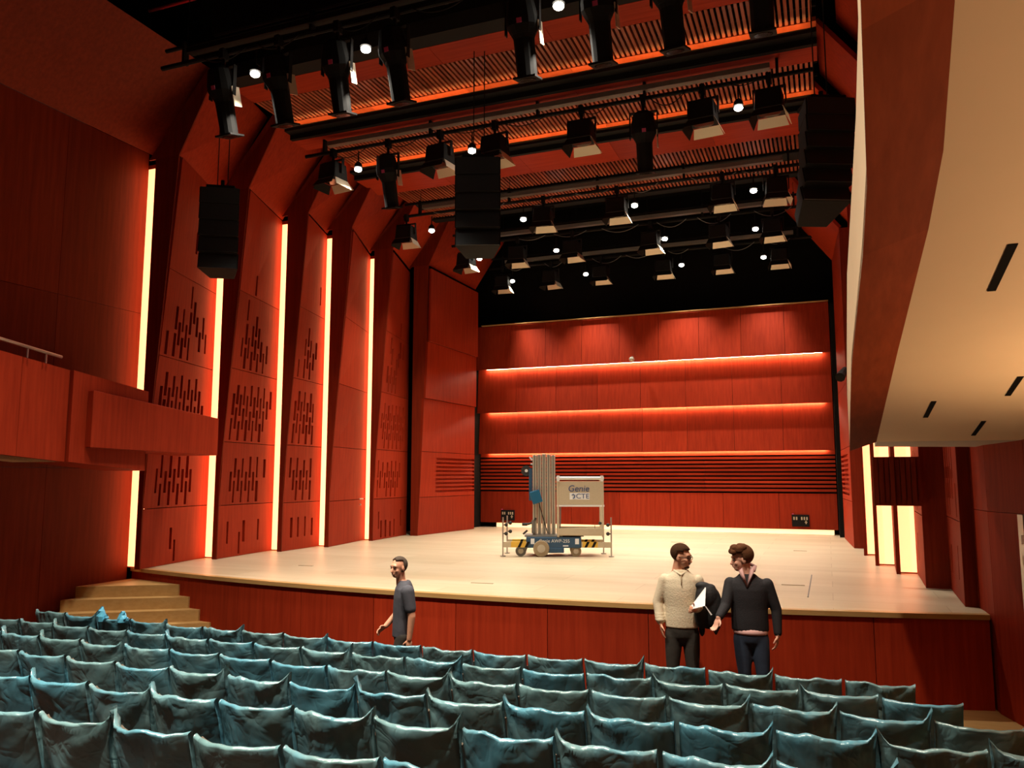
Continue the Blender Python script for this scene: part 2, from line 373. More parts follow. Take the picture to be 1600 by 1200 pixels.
for n in range(6):
    a = TL[n]
    if n < 5: e = (TL[n+1][0]-DEP[n+1], TL[n+1][1]+.15)
    else: e = (-9.36, 20.95)
    W = math.dist(a, e)
    for j in range(5):
        z0, z1 = JZ[j], JZ[j+1]
        dens = (.95, .95, .95, 0, .9, 0)[n]
        sl = slot_set(W, z0, z1, dens, rnd) if dens else []
        off = 0
        if n == 5:
            if j in (1, 2): sl = [(W-2.15, W-.01, zz-z0, zz+.06-z0) for zz in [2.06+.105*q for q in range(9)] if z0+.01 < zz and zz+.05 < z1]
            off = (.0, .0, .0, .05, .10)[j]
        board('panel', a, e, z0, z1, 'red_wood', wl, sl, off=off, skew=(lean_at(n, z0), lean_at(n, z1)))
    # return face of the leading edge, widening towards the top
    zs_ = [1.0, 2.4, 4.45, 5.9, WALL_H+.02*n]
    mb = MB()
    for q in range(4):
        l0, l1 = lean_at(n, zs_[q]), lean_at(n, zs_[q+1])
        mb.hexa([(a[0]-.10, a[1]-.012, zs_[q]), (a[0]+l0+.003, a[1]-.012, zs_[q]), (a[0]+l0+.003, a[1]+.012, zs_[q]), (a[0]-.10, a[1]+.012, zs_[q]), (a[0]-.10, a[1]-.012, zs_[q+1]), (a[0]+l1+.003, a[1]-.012, zs_[q+1]), (a[0]+l1+.003, a[1]+.012, zs_[q+1]), (a[0]-.10, a[1]+.012, zs_[q+1])])
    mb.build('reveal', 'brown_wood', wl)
    dx = 1.05 if n < 5 else .9; zt0 = WALL_H+.02*n; lt = lean_at(n, WALL_H)
    A, B = Vector((a[0], a[1], zt0)), Vector((e[0], e[1], zt0)); U = Vector((dx, 0, ZT-zt0)); th = Vector((-.05, 0, .04))
    A2, A3 = A+Vector((lt, 0, 0)), A+Vector((.06, .04, 0))
    mb = MB(); mb.hexa([A2, B, B+th, A2+th, A3+U, B+U, B+U+th, A3+U+th]); mb.build('upper_panel', 'red_wood', wl)
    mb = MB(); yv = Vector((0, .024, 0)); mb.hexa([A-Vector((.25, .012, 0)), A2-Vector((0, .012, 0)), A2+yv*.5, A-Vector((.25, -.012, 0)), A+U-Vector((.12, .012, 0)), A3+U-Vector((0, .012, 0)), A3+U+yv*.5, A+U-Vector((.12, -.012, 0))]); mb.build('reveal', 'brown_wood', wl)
    if n < 5:
        # back of reveal closes the gap, glowing strip stands in it
        x0, x1, y = a[0]-DEP[n]+.004, a[0]-.13, a[1]+.15
        mb = MB(); mb.b2((x0, y, 1.02), (x1, y+.012, WALL_H-.08))
        o = mb.build('led_strip', 'led_cream')
        tag(o, '%s tall glowing light strip from the left in the folded left wall' % ('first second third fourth fifth'.split()[n]), 'light strip', 'light strips of the left wall')
        mb = MB(); mb.b2((a[0]-.098, a[1]+.02, 1.03), (a[0]-.085, a[1]+.08, WALL_H-.1)); mb.build('side_emitter', 'led_side', o)
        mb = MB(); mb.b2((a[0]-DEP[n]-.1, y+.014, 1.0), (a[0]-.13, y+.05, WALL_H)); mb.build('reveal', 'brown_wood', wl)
mb = MB(); mb.b2((-12, 9.9, 0), (-10.95, 23, 10.5)); mb.build('outer_wall', 'void_black', wl)
# door handle on the plain panel
dh = MB(); dh.tube([(-9.72, 15.55, 1.98), (-9.66, 15.55, 1.98), (-9.66, 15.40, 1.98)], .012, 8); dh.ell((-9.725, 15.55, 1.85), (.02, .02, .02)); dh.build('door_handle', 'steel', wl)

# ------------------------------------------------------------------ right wall
wr = thing('wall_right', 'folded red wooden wall panels on the right of the stage', 'wall', kind='structure')
TR = [(1.394, 10.563), (1.154, 12.105), (.913, 13.666), (.678, 14.80), (.573, 16.6), (.45, 18.2)]
for n in range(6):
    a = TR[n]
    e = (TR[n+1][0]+.30, TR[n+1][1]+.16) if n < 5 else (.32, 20.95)
    W = math.dist(a, e)
    for j in range(5):
        z0, z1 = JZ[j], JZ[j+1]
        sl = slot_set(W, z0, z1, .8, rnd) if n in (0, 1, 2) else []
        if n == 5 and j in (1, 2): sl = [(.01, 2.15, zz-z0, zz+.06-z0) for zz in [2.06+.105*q for q in range(9)] if z0+.01 < zz and zz+.05 < z1]
        board('panel', e, a, z0, z1, 'red_wood', wr, sl)
    mb = MB()
    wid = .30 if n in (0, 1, 5) else .045
    mb.b2((a[0]+.002, a[1]-.006, 1.0), (a[0]+wid, a[1]+.03, WALL_H)); mb.build('reveal', 'brown_wood', wr)
    mb = MB(); upper(mb, a, e, WALL_H, -1.05, ZT); mb.build('upper_panel', 'red_wood', wr)
    if n in (2, 3, 4):
        x0, x1, y = a[0]+.07, a[0]+.296, a[1]+.15
        mb = MB(); mb.b2((x0, y, 1.02), (x1, y+.012, WALL_H-.1))
        tag(mb.build('led_strip', 'led_cream'), '%s tall glowing light strip in the right wall under the balcony' % {2: 'nearest', 3: 'middle', 4: 'farthest'}[n], 'light strip', 'light strips of the right wall')
        mb = MB(); mb.b2((a[0]+.12, y+.014, 1.0), (a[0]+.42, y+.05, WALL_H)); mb.build('reveal', 'brown_wood', wr)
# auditorium part of the right wall, running back past the camera
hr = [(1.53, 10.55), (1.58, 9.93), (1.80, 9.20), (2.4, 7.0), (3.3, 3.6), (4.2, .0), (5.9, -7)]
for i in range(len(hr)-1):
    for (z0, z1) in ((0, 2.1), (2.1, 4.0), (4.0, WALL_H)):
        if i == 2 and z0 == 0: continue
        board('panel', hr[i], hr[i+1], z0, z1, 'red_wood', wr, gap=.003)
mb = MB(); mb.b2((1.53, 10.5, 0), (1.75, 10.58, WALL_H)); mb.build('reveal', 'brown_wood', wr)
mb = MB(); mb.b2((2.0, 10.4, 0), (2.2, 23, 10.5)); mb.build('outer_wall', 'void_black', wr)
mb = MB(); upper(mb, (1.53, 10.5), (5.9, -7), WALL_H, -1.05, ZT); mb.build('upper_panel', 'red_wood', wr)
# door in that wall, at the frame's right edge
dr = thing('door_1', 'pale grey door with steel frame in the right wall under the balcony', 'door', kind='structure')
da, db = Vector((1.80, 9.20, 0)), Vector((2.4, 7.0, 0)); dd = (db-da).normalized(); dn = Vector((dd.y, -dd.x, 0))
if dn.x > 0: dn = -dn
mb = MB(); q = da+dd*.12; mb.wallseg((q.x, q.y), (q.x+dd.x*1.9, q.y+dd.y*1.9), 0.02, 2.04, .04); mb.build('door_leaf', 'door_pale', dr)
mb = MB()
for u in (.0, 2.1):
    q = da+dd*u; mb.box((q.x+dn.x*.02, q.y+dn.y*.02, 1.05), (.10, .10, 2.1), Matrix.Rotation(math.atan2(dd.y, dd.x), 3, 'Z'))
mb.build('door_frame', 'steel', dr)
mb = MB()
for z in (1.86, 1.66): q = da+dd*.05+dn*.07; mb.box((q.x, q.y, z), (.05, .03, .09), Matrix.Rotation(math.atan2(dd.y, dd.x), 3, 'Z'))
mb.build('hinge', 'white', dr)

# ------------------------------------------------------------------ back wall
wb = thing('wall_back', 'red panelled back wall of the stage with three lit tiers', 'wall', kind='structure')
BX0, BX1 = -9.62, .20
def cols(n): return [BX0+(BX1-BX0)*i/n for i in range(n+1)]
# facing the audience: front normal is -Y, so boards run left to right
for c0, c1 in zip(cols(7)[:-1], cols(7)[1:]):
    board('base_panel', (c0, 22.0), (c1, 22.0), 1.13, 2.04, 'red_wood', wb, gap=.004)
sl = [(.001, BX1-BX0-.001, .055+.105*q, .10+.105*q) for q in range(9)]
slat_me = None
for q in range(9):
    z = 2.085+.105*q
    for c0, c1 in zip(cols(3)[:-1], cols(3)[1:]):
        mb = MB(); mb.b2((c0+.004, 21.98, z+.0), (c1-.004, 22.03, z+.062)); mb.build('slat', 'red_wood_h', wb)
mb = MB(); mb.b2((BX0, 22.06, 1.1), (BX1, 22.1, 3.3)); mb.build('backing', 'black_matte', wb)
mb = MB(); mb.b2((BX0, 21.99, 3.03), (BX1, 22.05, 3.35)); mb.build('band', 'red_wood_h', wb)
TI = ((3.13, 4.33, 21.82), (4.33, 5.60, 21.70), (5.60, 6.92, 21.56))
for j, (z0, z1, y) in enumerate(TI):
    cs = cols((8, 8, 9)[j])
    for c0, c1 in zip(cs[:-1], cs[1:]):
        board('tier_panel', (c0, y), (c1, y), z0, z1+(.12 if j < 2 else 0), 'red_wood', wb, gap=.004, t=.04, lean=.10, off=-.10)
    mb = MB(); ly = y+(.155 if j else .125); mb.b2((BX0+.30, ly, z0+.020), (BX1-.20, ly+.014, z0+.034))
    tag(mb.build('led_strip', 'led_warm'), 'warm light strip under the %s tier of the back wall' % ('lowest', 'middle', 'topmost')[j], 'light strip', 'light strips of the back wall')
    mb = MB(); mb.b2((BX0, y+.052, z0+.05), (BX1, y+.9, z0+.07)); mb.build('tier_shelf', 'red_wood_h', wb)
    mb = MB(); mb.b2((BX0, y+.044, z0+.004), (BX1, y+.050, z0+.30)); mb.build('backing', 'black_matte', wb)  # opaque strip added to stop light leaking through the panel joints
mb = MB(); mb.b2((BX0+.2, 21.52, 6.915), (BX1, 21.62, 6.935)); mb.build('top_rail', 'pale_wood', wb)
mb = MB(); mb.b2((BX0+.5, 22.03, 1.005), (BX1-.1, 22.05, 1.125))
tag(mb.build('led_strip', 'led_floor'), 'light strip along the stage floor at the foot of the back wall', 'light strip', 'light strips of the back wall')
mb = MB(); mb.b2((-12, 22.45, 0), (3, 22.6, 10.6)); mb.build('outer_wall', 'void_black', wb)
for x0, x1 in ((-9.78, -9.64), (.22, .42)):
    mb = MB(); mb.b2((x0, 21.3, 1.0), (x1, 22.3, 6.8)); mb.build('shadow_gap', 'black_matte', wb)
# connection boxes and dome camera
for x, lab in ((-8.74, 'left'), (-.69, 'right')):
    t = thing('socket_panel', 'small black socket panel low on the %s of the back wall' % lab, 'socket panel', (x, 21.985, 1.2), group='socket panels')
    mb = MB(); mb.b2((-.21, -.03, 0), (.21, .0, .30)); mb.build('plate', 'black', t)
    for k in range(6):
        if k == 2: continue
        mb = MB(); xx = -.155+k*.062; mb.b2((xx-.017, -.038, .17), (xx+.017, -.028, .245)); mb.b2((xx-.007, -.042, .19), (xx+.007, -.036, .225)); mb.build('socket', ['white', 'black'] if 0 else 'lift_beige', t)
    mb = MB(); mb.b2((.10, -.038, .10), (.16, -.028, .125)); mb.b2((.118, -.038, .07), (.142, -.028, .155)); mb.build('plug_mark', 'lift_beige', t)
    mb = MB(); mb.b2((-.20, -.034, .305), (-.16, -.0, .33)); mb.build('indicator', 'pink_gel', t)
t = thing('dome_camera', 'small pale dome camera under the top tier of the back wall', 'camera', (-4.86, 21.44, 5.66))
mb = MB(); mb.tube([(0, .04, .06), (0, 0, .06), (0, -.05, .03)], .035, 10); mb.build('mount', 'grey_metal', t)
mb = MB(); mb.ell((0, -.06, .0), (.075, .075, .07)); mb.build('dome', 'aluminium', t, smooth=True)

# ------------------------------------------------------------------ balconies
bl = thing('balcony_left', 'red wooden balcony parapet along the left wall', 'balcony', kind='structure')
def ztop(y): return 3.77+.126*(9.2-y)
def zbot(y): return 2.565+.085*(9.2-y)
def para(name, ys, x0, x1, mat, parent, zt=ztop, zb=zbot):
    mb = MB()
    for a, b in zip(ys[:-1], ys[1:]):
        mb.hexa([(x0, a, zb(a)), (x1, a, zb(a)), (x1, b, zb(b)), (x0, b, zb(b)), (x0, a, zt(a)), (x1, a, zt(a)), (x1, b, zt(b)), (x0, b, zt(b))])
    return mb.build(name, mat, parent)
for a, b in ((-7, -3), (-3, 0), (0, 2.4), (2.4, 4.2), (4.2, 5.4), (5.4, 6.6), (6.6, 7.25), (7.25, 7.96)):
    para('parapet_panel', [a+.003, b-.003], -10.3, -9.66, 'fascia_wood' if False else 'red_wood', bl)
para('parapet_end', [7.97, 9.29], -10.4, -9.60, 'red_wood', bl)
mb = MB()
for a, b in ((-7, 7.96),):
    mb.hexa([(-10.7, a, zbot(a)-.0), (-9.75, a, zbot(a)-.0), (-9.75, b, zbot(b)-.0), (-10.7, b, zbot(b)-.0), (-10.7, a, zbot(a)+.1), (-9.75, a, zbot(a)+.1), (-9.75, b, zbot(b)+.1), (-10.7, b, zbot(b)+.1)])
mb.build('soffit', 'cream', bl)
mb = MB(); mb.hexa([(-10.4, 8.22, 2.87), (-9.50, 8.22, 2.87), (-9.50, 10.72, 2.82), (-10.4, 10.72, 2.82), (-10.4, 8.22, 3.67), (-9.50, 8.22, 3.67), (-9.50, 10.72, 3.44), (-10.4, 10.72, 3.44)])
mb.build('projecting_box', 'red_wood', bl, bevel=.01)
hrail = thing('handrail', 'steel handrail on top of the left balcony parapet', 'handrail', (-9.62, 7.4, 3.98))
mb = MB(); mb.tube([(0, y-7.4, 4.105+.13*(7.6-y)-3.98) for y in (4, 6, 7.78)], .022, 10); mb.build('rail', 'steel', hrail, smooth=True)
for y in (5.2, 6.35, 7.28, 7.55):
    mb = MB(); mb.tube([(0, y-7.4, ztop(y)-3.99), (0, y-7.4, 4.10+.13*(7.6-y)-3.98)], .012, 8); mb.build('post', 'steel', hrail)

br_ = thing('balcony_right', 'balcony over the right aisle with cream soffit and brown fascia', 'balcony', kind='structure')
BS = [(9.2, .23, .49), (7.4, .20, .47), (5.6, .175, .45), (3.65, .18, .435), (2.98, .172, .415), (2.1, .128, .345), (0, .02, .22), (-7, -.35, -.15)]
zs = lambda y: 2.83+.12*(9.2-y)
zi = lambda y: 2.74+.12*(9.2-y)
for i in range(len(BS)-1):
    (ya, ia, sa), (yb, ib, sb) = BS[i], BS[i+1]
    mb = MB(); mb.add([(ia, ya, zi(ya)), (sa, ya, zs(ya)), (sb, yb, zs(yb)), (ib, yb, zi(yb)), (ia, ya, zi(ya)+.06), (sa, ya, zs(ya)+.06), (sb, yb, zs(yb)+.06), (ib, yb, zi(yb)+.06)],
           [(0, 1, 2, 3), (7, 6, 5, 4), (0, 4, 5, 1), (1, 5, 6, 2), (2, 6, 7, 3), (3, 7, 4, 0)])
    mb.build('fascia_panel', 'fascia_wood', br_)
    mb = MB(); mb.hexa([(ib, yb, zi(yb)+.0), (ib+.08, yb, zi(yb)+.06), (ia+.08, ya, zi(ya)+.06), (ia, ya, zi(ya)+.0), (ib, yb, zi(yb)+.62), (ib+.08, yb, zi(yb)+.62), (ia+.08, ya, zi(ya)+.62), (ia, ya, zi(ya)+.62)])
    mb.build('parapet_face', 'cream', br_)  # cream colour stands in for the grazing reflection on this face
    ra = lambda y: 1.9+.30*(9.2-y)
    mb = MB(); mb.hexa([(sb, yb, zs(yb)), (ra(yb), yb, zs(yb)), (ra(ya), ya, zs(ya)), (sa, ya, zs(ya)), (sb, yb, zs(yb)+.12), (ra(yb), yb, zs(yb)+.12), (ra(ya), ya, zs(ya)+.12), (sa, ya, zs(ya)+.12)])
    mb.build('soffit_panel', 'cream', br_)
mb = MB(); mb.hexa([(.23, 9.2, 2.74), (.49, 9.2, 2.83), (.49, 9.28, 2.83), (.23, 9.28, 2.74), (.23, 9.2, 3.36), (.49, 9.2, 3.36), (.49, 9.28, 3.36), (.23, 9.28, 3.36)]); mb.build('end_panel', 'fascia_wood', br_)
mb = MB(); mb.hexa([(.5, 9.21, 2.83), (1.95, 9.21, 2.83), (1.9, 10.4, 2.80), (.5, 9.75, 2.80), (.5, 9.21, 2.95), (1.95, 9.21, 2.95), (1.9, 10.4, 2.95), (.5, 9.75, 2.95)]); mb.build('soffit_end', 'soffit_shaded', br_)
for q in (((.785, 3.905), (.80, 4.515)), ((1.28, 6.43), (1.31, 7.06)), ((.82, 7.19), (.825, 7.88)), ((1.31, 8.12), (1.335, 8.88))):
    (xa, ya), (xb, yb) = q; wd = .019
    mb = MB(); mb.hexa([(xa-wd, ya, zs(ya)-.004), (xa+wd, ya, zs(ya)-.004), (xb+wd, yb, zs(yb)-.004), (xb-wd, yb, zs(yb)-.004), (xa-wd, ya, zs(ya)+.02), (xa+wd, ya, zs(ya)+.02), (xb+wd, yb, zs(yb)+.02), (xb-wd, yb, zs(yb)+.02)])
    mb.build('air_slot', 'void_black', br_)
for k, (x, y) in enumerate(ADDED_UPLIGHTS):  # unseen bodies for the uplights added to brighten the soffit
    t = thing('added_uplight', 'added unseen steel uplight under the right balcony, %s from the stage' % ORD[k], 'wall light', (x, y, 1.8), group='added uplights')
    mb = MB(); mb.tube([(-.22, 0, -.05), (-.22, 0, .02)], [.04, .09], 14, cap=False); mb.build('bowl', 'steel', t)
    mb = MB(); mb.tube([(-.2, 0, -.02), (.06, 0, -.02)], .015, 8); mb.build('arm', 'steel', t)
# dark wooden box bridging the right wall recesses (twin of the one on the left)
mb = MB(); mb.b2((.575, 12.0, 2.08), (1.17, 12.06, 2.735)); mb.build('bridging_box', 'brown_wood', wr)
for i in range(9):
    x = .58+i*.0655; d_ = (.02, .05, .03, .06, .02, .045, .03, .06, .025)[i]
    mb = MB(); mb.b2((x+.006, 12.0-d_, 2.085+.03*(i % 3)), (x+.060, 12.0, 2.73)); mb.build('slat', 'brown_wood', wr)

# ------------------------------------------------------------------ ceiling canopies with slats
CX0, CX1 = -9.05, .12
PITCH_S = .08
def canopy(label, parts):
    t = thing('ceiling_canopy', label, 'ceiling canopy', group='slatted ceiling canopies', kind='structure')
    for p in parts:
        kind = p[0]
        if kind == 'slats':
            _, y0, y1, z = p
            mb = MB(); mb.b2((-.022, 0, 0), (.022, y1-y0, .07)); me = mb.mesh('slat', 'slat_wood')
            n = int((CX1-CX0)/PITCH_S)
            for i in range(n): inst('slat', me, t, (CX0+.05+i*PITCH_S, y0, z))
            for yy in (y0+.25*(y1-y0), y0+.7*(y1-y0)):
                mb = MB(); mb.b2((CX0, yy-.02, z+.075), (CX1, yy+.02, z+.12)); mb.build('batten', 'black', t)
        else:
            nm, y0, y1, z0, z1, mat = p
            npan = 5 if nm == 'board' else 1
            for k in range(npan):
                a = CX0+(CX1-CX0)*k/npan; b = CX0+(CX1-CX0)*(k+1)/npan
                mb = MB(); mb.b2((a+.002, y0, z0), (b-.002, y1, z1)); mb.build(nm, mat, t)
    return t
Z = 8.95
canopy('slatted wooden ceiling canopy nearest the audience, behind the first lamp row', [
    ('front_beam', 9.92, 10.22, Z, Z+.25, 'black'), ('board', 10.23, 10.76, Z, Z+.04, 'red_wood_h'), ('slats', 10.77, 11.60, Z), ('board', 11.60, 11.76, Z-.01, Z+.06, 'slat_wood'), ('light_tray', 11.61, 11.77, 8.78, 8.795, 'black'), ('tray_lip', 11.60, 11.612, 8.78, 8.835, 'black'),
    ('beam', 11.77, 11.85, 8.69, Z+.1, 'black'), ('board', 11.85, 12.3, 8.69, 8.74, 'red_wood_h')])
canopy('slatted wooden ceiling canopy between the second and third lamp rows', [
    ('board', 12.5, 12.75, Z, Z+.04, 'red_wood_h'), ('slats', 12.76, 13.78, Z), ('board', 13.78, 13.94, Z-.01, Z+.06, 'slat_wood'), ('light_tray', 13.79, 13.95, 8.78, 8.795, 'black'), ('tray_lip', 13.78, 13.792, 8.78, 8.835, 'black'),
    ('beam', 13.95, 14.03, 8.69, Z+.1, 'black'), ('board', 14.03, 14.95, 8.69, 8.74, 'red_wood_h')])
canopy('slatted wooden ceiling canopy deepest over the stage', [
    ('slats', 15.0, 16.3, Z), ('beam', 16.31, 16.75, Z-.05, Z+.1, 'black'), ('slats', 16.76, 17.5, Z), ('beam', 17.51, 17.75, Z-.05, Z+.1, 'black')])
for (y, lab) in ((11.66, 'nearest'), (13.84, 'second')):
    mb = MB(); mb.b2((CX0+.1, y-.015, 8.797), (CX1-.1, y+.015, 8.807))
    tag(mb.build('led_strip', 'led_orange'), 'orange light strip under the far edge of the %s slatted canopy' % lab, 'light strip', 'light strips of the canopies')
cb = MB(); cb.b2((-8.35, 9.25, 9.42), (.4, 9.75, 10.5)); tag(cb.build('ceiling_beam', 'cream'), 'pale cream ceiling beam behind the first row of stage lamps', 'beam', kind='structure')
rp = MB(); rp.tube([(-9.6, 8.9, 9.72), (-7.1, 8.9, 9.72), (-2.0, 8.9, 9.72)], .025, 8); tag(rp.build('sprinkler_pipe', 'red_paint', smooth=True), 'thin red pipe running under the ceiling at the top left', 'pipe')

# ------------------------------------------------------------------ lighting bars, lamps
ROWN = ['front', 'second', 'third', 'fourth', 'rearmost']
BARY = [8.5, 12.0, 15.75, 18.3, 20.8]
BARZ = 8.42
for k, y in enumerate(BARY):
    t = thing('lighting_bar', 'black %s lighting bar spanning the hall above the stage' % ROWN[k], 'lighting bar', (-4.45, y, BARZ), group='lighting bars')
    x0, x1 = (-4.4, 4.5)
    mb = MB(); mb.tube([(x0, 0, 0), (x1, 0, 0)], .035, 8); mb.build('pipe', 'black', t)
    mb = MB(); mb.tube([(x0, .06, .30), (x1, .06, .30)], .03, 8); mb.build('pipe', 'black', t)
    mb = MB(); mb.b2((x0+.5, -.06, .12), (x1-.6, .06, .20)); mb.build('cable_tray', 'grey_metal' if k else 'black', t)
    for x in (x0+.4, x0+2.6, 0.2, x1-2.5, x1-.5):
        mb = MB(); mb.b2((x-.02, -.02, 0), (x+.02, .08, .34)); mb.build('bracket', 'black', t)
        mb = MB(); mb.tube([(x, .06, .30), (x, .06, 10.5-BARZ)], .006, 5); mb.build('hanger_cable', 'black', t)
    if k == 0:
        mb = MB(); mb.b2((-3.5, .0, .34), (-.5, .35, .95)); mb.build('dimmer_box', 'black', t)
    rr = random.Random(k)
    for q in range(7):
        a = x0+.5+q*1.15+rr.uniform(0, .3); b = a+rr.uniform(.5, .9); s = rr.uniform(.08, .2)
        mb = MB(); mb.tube([(a+(b-a)*i/8, -.04, .0-s*4*(i/8)*(1-i/8)) for i in range(9)], .008, 5); mb.build('cable', 'grey_metal' if k > 1 else 'black', t)
if True:
    for (x0, x1, lab) in ((-7.7, -4.2, 'left'),):
        pass
def mk_profile():
    t = thing('profile_spotlight', 'x', 'stage light', group='profile spotlights')
    mb = MB(); mb.box((0, 0, -.02), (.06, .10, .12)); mb.tube([(0, 0, -.05), (0, 0, -.2)], .02, 8); mb.build('clamp', 'black', t)
    mb = MB()
    for s in (-1, 1): mb.box((s*.175, 0, -.36), (.012, .05, .36))
    mb.box((0, 0, -.19), (.36, .05, .012)); mb.build('yoke', 'black', t)
    rx = Matrix.Rotation(R(16), 3, 'X'); O = Vector((0, 0, -.45))
    P = lambda x, y, z: tuple(rx @ Vector((x, y, z))+O)
    mb = MB(); mb.tube([P(0, 0, .26), P(0, 0, .22), P(0, 0, .05), P(0, 0, -.02), P(0, 0, -.10)], [.07, .13, .165, .165, .125], 14); mb.build('lamp_house', 'black', t, smooth=False)
    mb = MB(); mb.tube([P(0, 0, -.08), P(0, 0, -.14), P(0, 0, -.50)], [.13, .105, .10], 14); mb.box(P(0, 0, -.51), (.23, .23, .02), rx); mb.build('barrel', 'black', t)
    mb = MB(); mb.tube([P(0, 0, -.5), P(0, 0, -.525)], .085, 12); mb.build('lens', 'lens_dark', t)
    mb = MB(); mb.box(P(.02, -.17, .0), (.05, .006, .045), rx); mb.build('colour_tag', 'pink_gel', t)
    mb = MB(); mb.box(P(.17, .02, -.10), (.012, .12, .22), rx); mb.build('lit_side', 'lit_pale', t)  # pale strip painted in for the lit side of the lamp
    return t
def mk_fresnel():
    t = thing('fresnel_spotlight', 'x', 'stage light', group='fresnel spotlights')
    mb = MB(); mb.box((0, 0, -.02), (.06, .10, .12)); mb.tube([(0, 0, -.05), (0, 0, -.16)], .02, 8); mb.build('clamp', 'black', t)
    mb = MB()
    for s in (-1, 1): mb.box((s*.19, 0, -.25), (.012, .05, .22))
    mb.box((0, 0, -.15), (.39, .05, .012)); mb.build('yoke', 'black', t)
    mb = MB(); mb.hexa([(-.165, -.15, -.45), (.165, -.15, -.45), (.165, .15, -.45), (-.165, .15, -.45), (-.15, -.13, -.2), (.15, -.13, -.2), (.15, .13, -.2), (-.15, .13, -.2)]); mb.build('lamp_house', 'black', t, bevel=.015)
    mb = MB(); mb.tube([(0, 0, -.45), (0, 0, -.465)], .13, 14); mb.build('lens', 'lens_dark', t)
    for (x, y, ax, ang, m) in ((0, -1, 'X', 35, 'black'), (0, 1, 'X', -48, 'lit_pale'), (-1, 0, 'Y', -25, 'black'), (1, 0, 'Y', 25, 'lit_pale')):  # the paler flaps carry the bulbs' light in their colour
        rot = Matrix.Rotation(R(-ang if ax == 'X' else -ang), 3, ax)
        base = Vector((x*.165, y*.15, -.455)); d = Vector((0, 0, -.20)); 
        mb = MB()
        wdt = .16 if ax == 'X' else .14
        e = Vector((1, 0, 0)) if ax == 'X' else Vector((0, 1, 0))
        out = Vector((x, y, 0)); dirv = (Vector((0, 0, -1))*math.cos(R(abs(ang)))+out*math.sin(R(abs(ang))))*.135
        th = out*.006
        a, b = base-e*wdt, base+e*wdt
        c2, d2 = base+dirv+e*(wdt+.03), base+dirv-e*(wdt+.03)
        mb.hexa([d2, c2, c2+th, d2+th, a, b, b+th, a+th]); mb.build('barn_door', m, t)
    return t
def mk_work():
    t = thing('work_light', 'x', 'work light', group='white work lights')
    mb = MB(); mb.tube([(0, 0, .34), (0, 0, .10)], .012, 8); mb.build('stem', 'black', t)
    mb = MB(); mb.tube([(0, 0, .14), (0, 0, .10), (0, 0, .035)], [.03, .065, .075], 14, cap=True); mb.build('shade', 'black', t)
    mb = MB(); mb.ell((0, 0, 0), (.066, .066, .042)); mb.build('bulb', 'bulb', t, smooth=True)
    return t
prof, fres, work = mk_profile(), mk_fresnel(), mk_work()
used = {}
def place(proto, loc, label, rz=0.0):
    o = proto if proto.name not in used else copy_tree(proto)
    used[proto.name] = 1
    o.location = loc; o.rotation_euler.z = rz; o['label'] = label
    if proto is not work: o.scale = (1.22,)*3
    return o
LAMPS = {
 0: [('p', -7.66), ('p', -6.72), ('p', -5.78), ('p', -4.92), ('p', -3.17), ('p', -2.24), ('p', -1.42), ('p', -.45)],
 1: [('f', -8.2), ('p', -7.05), ('f', -6.02), ('f', -4.99), ('f', -3.47), ('p', -2.46), ('f', -1.54), ('f', -.57)],
 2: [('f', -8.75), ('f', -5.43), ('f', -3.82), ('f', -1.69), ('f', -.69)],
 3: [('f', -8.41), ('f', -7.0), ('f', -5.57), ('f', -3.64), ('f', -2.07), ('f', -.91)],
 4: [('f', -8.41), ('f', -6.96), ('f', -5.52), ('f', -3.81), ('f', -2.29), ('f', -.90)]}
BULBS = {0: [-7.14, -5.37, -2.73], 1: [-7.69, -5.43, -1.02], 2: [-8.12, -5.9, -3.46, -1.11], 3: [-8.06, -5.99, -3.32, -1.28], 4: [-8.13, -5.96, -3.35, -1.28]}
for k in range(5):
    cnt = {'p': 0, 'f': 0}; tot = {c: sum(1 for l in LAMPS[k] if l[0] == c) for c in 'pf'}
    for kind, x in LAMPS[k]:
        nm = 'profile spotlight' if kind == 'p' else 'barn-door spotlight'
        lab = 'black %s on the %s lighting bar, %s of its kind from the left' % (nm, ROWN[k], ORD[cnt[kind]]); cnt[kind] += 1
        place(prof if kind == 'p' else fres, (x, BARY[k]-.06, BARZ-.03), lab, random.uniform(-.15, .15))
    for i, x in enumerate(BULBS[k]):
        o = place(work, (x, BARY[k]-.02, 8.0), 'lit white work light on the %s lighting bar, %s from the left' % (ROWN[k], ORD[i]))
        ld = bpy.data.lights.new('work_light_beam', 'SPOT'); ld.energy = LAMP_W*(.8, 1.06, 1.1, 1.0, .82)[k]; ld.color = LAMP_COL; ld.spot_size = R((98, 98, 98, 96, 91)[k]); ld.spot_blend = 1.0; ld.shadow_soft_size = .06
        lo = bpy.data.objects.new('work_light_beam', ld); COL.objects.link(lo); lo.location = (x, BARY[k]-.02, 7.93)

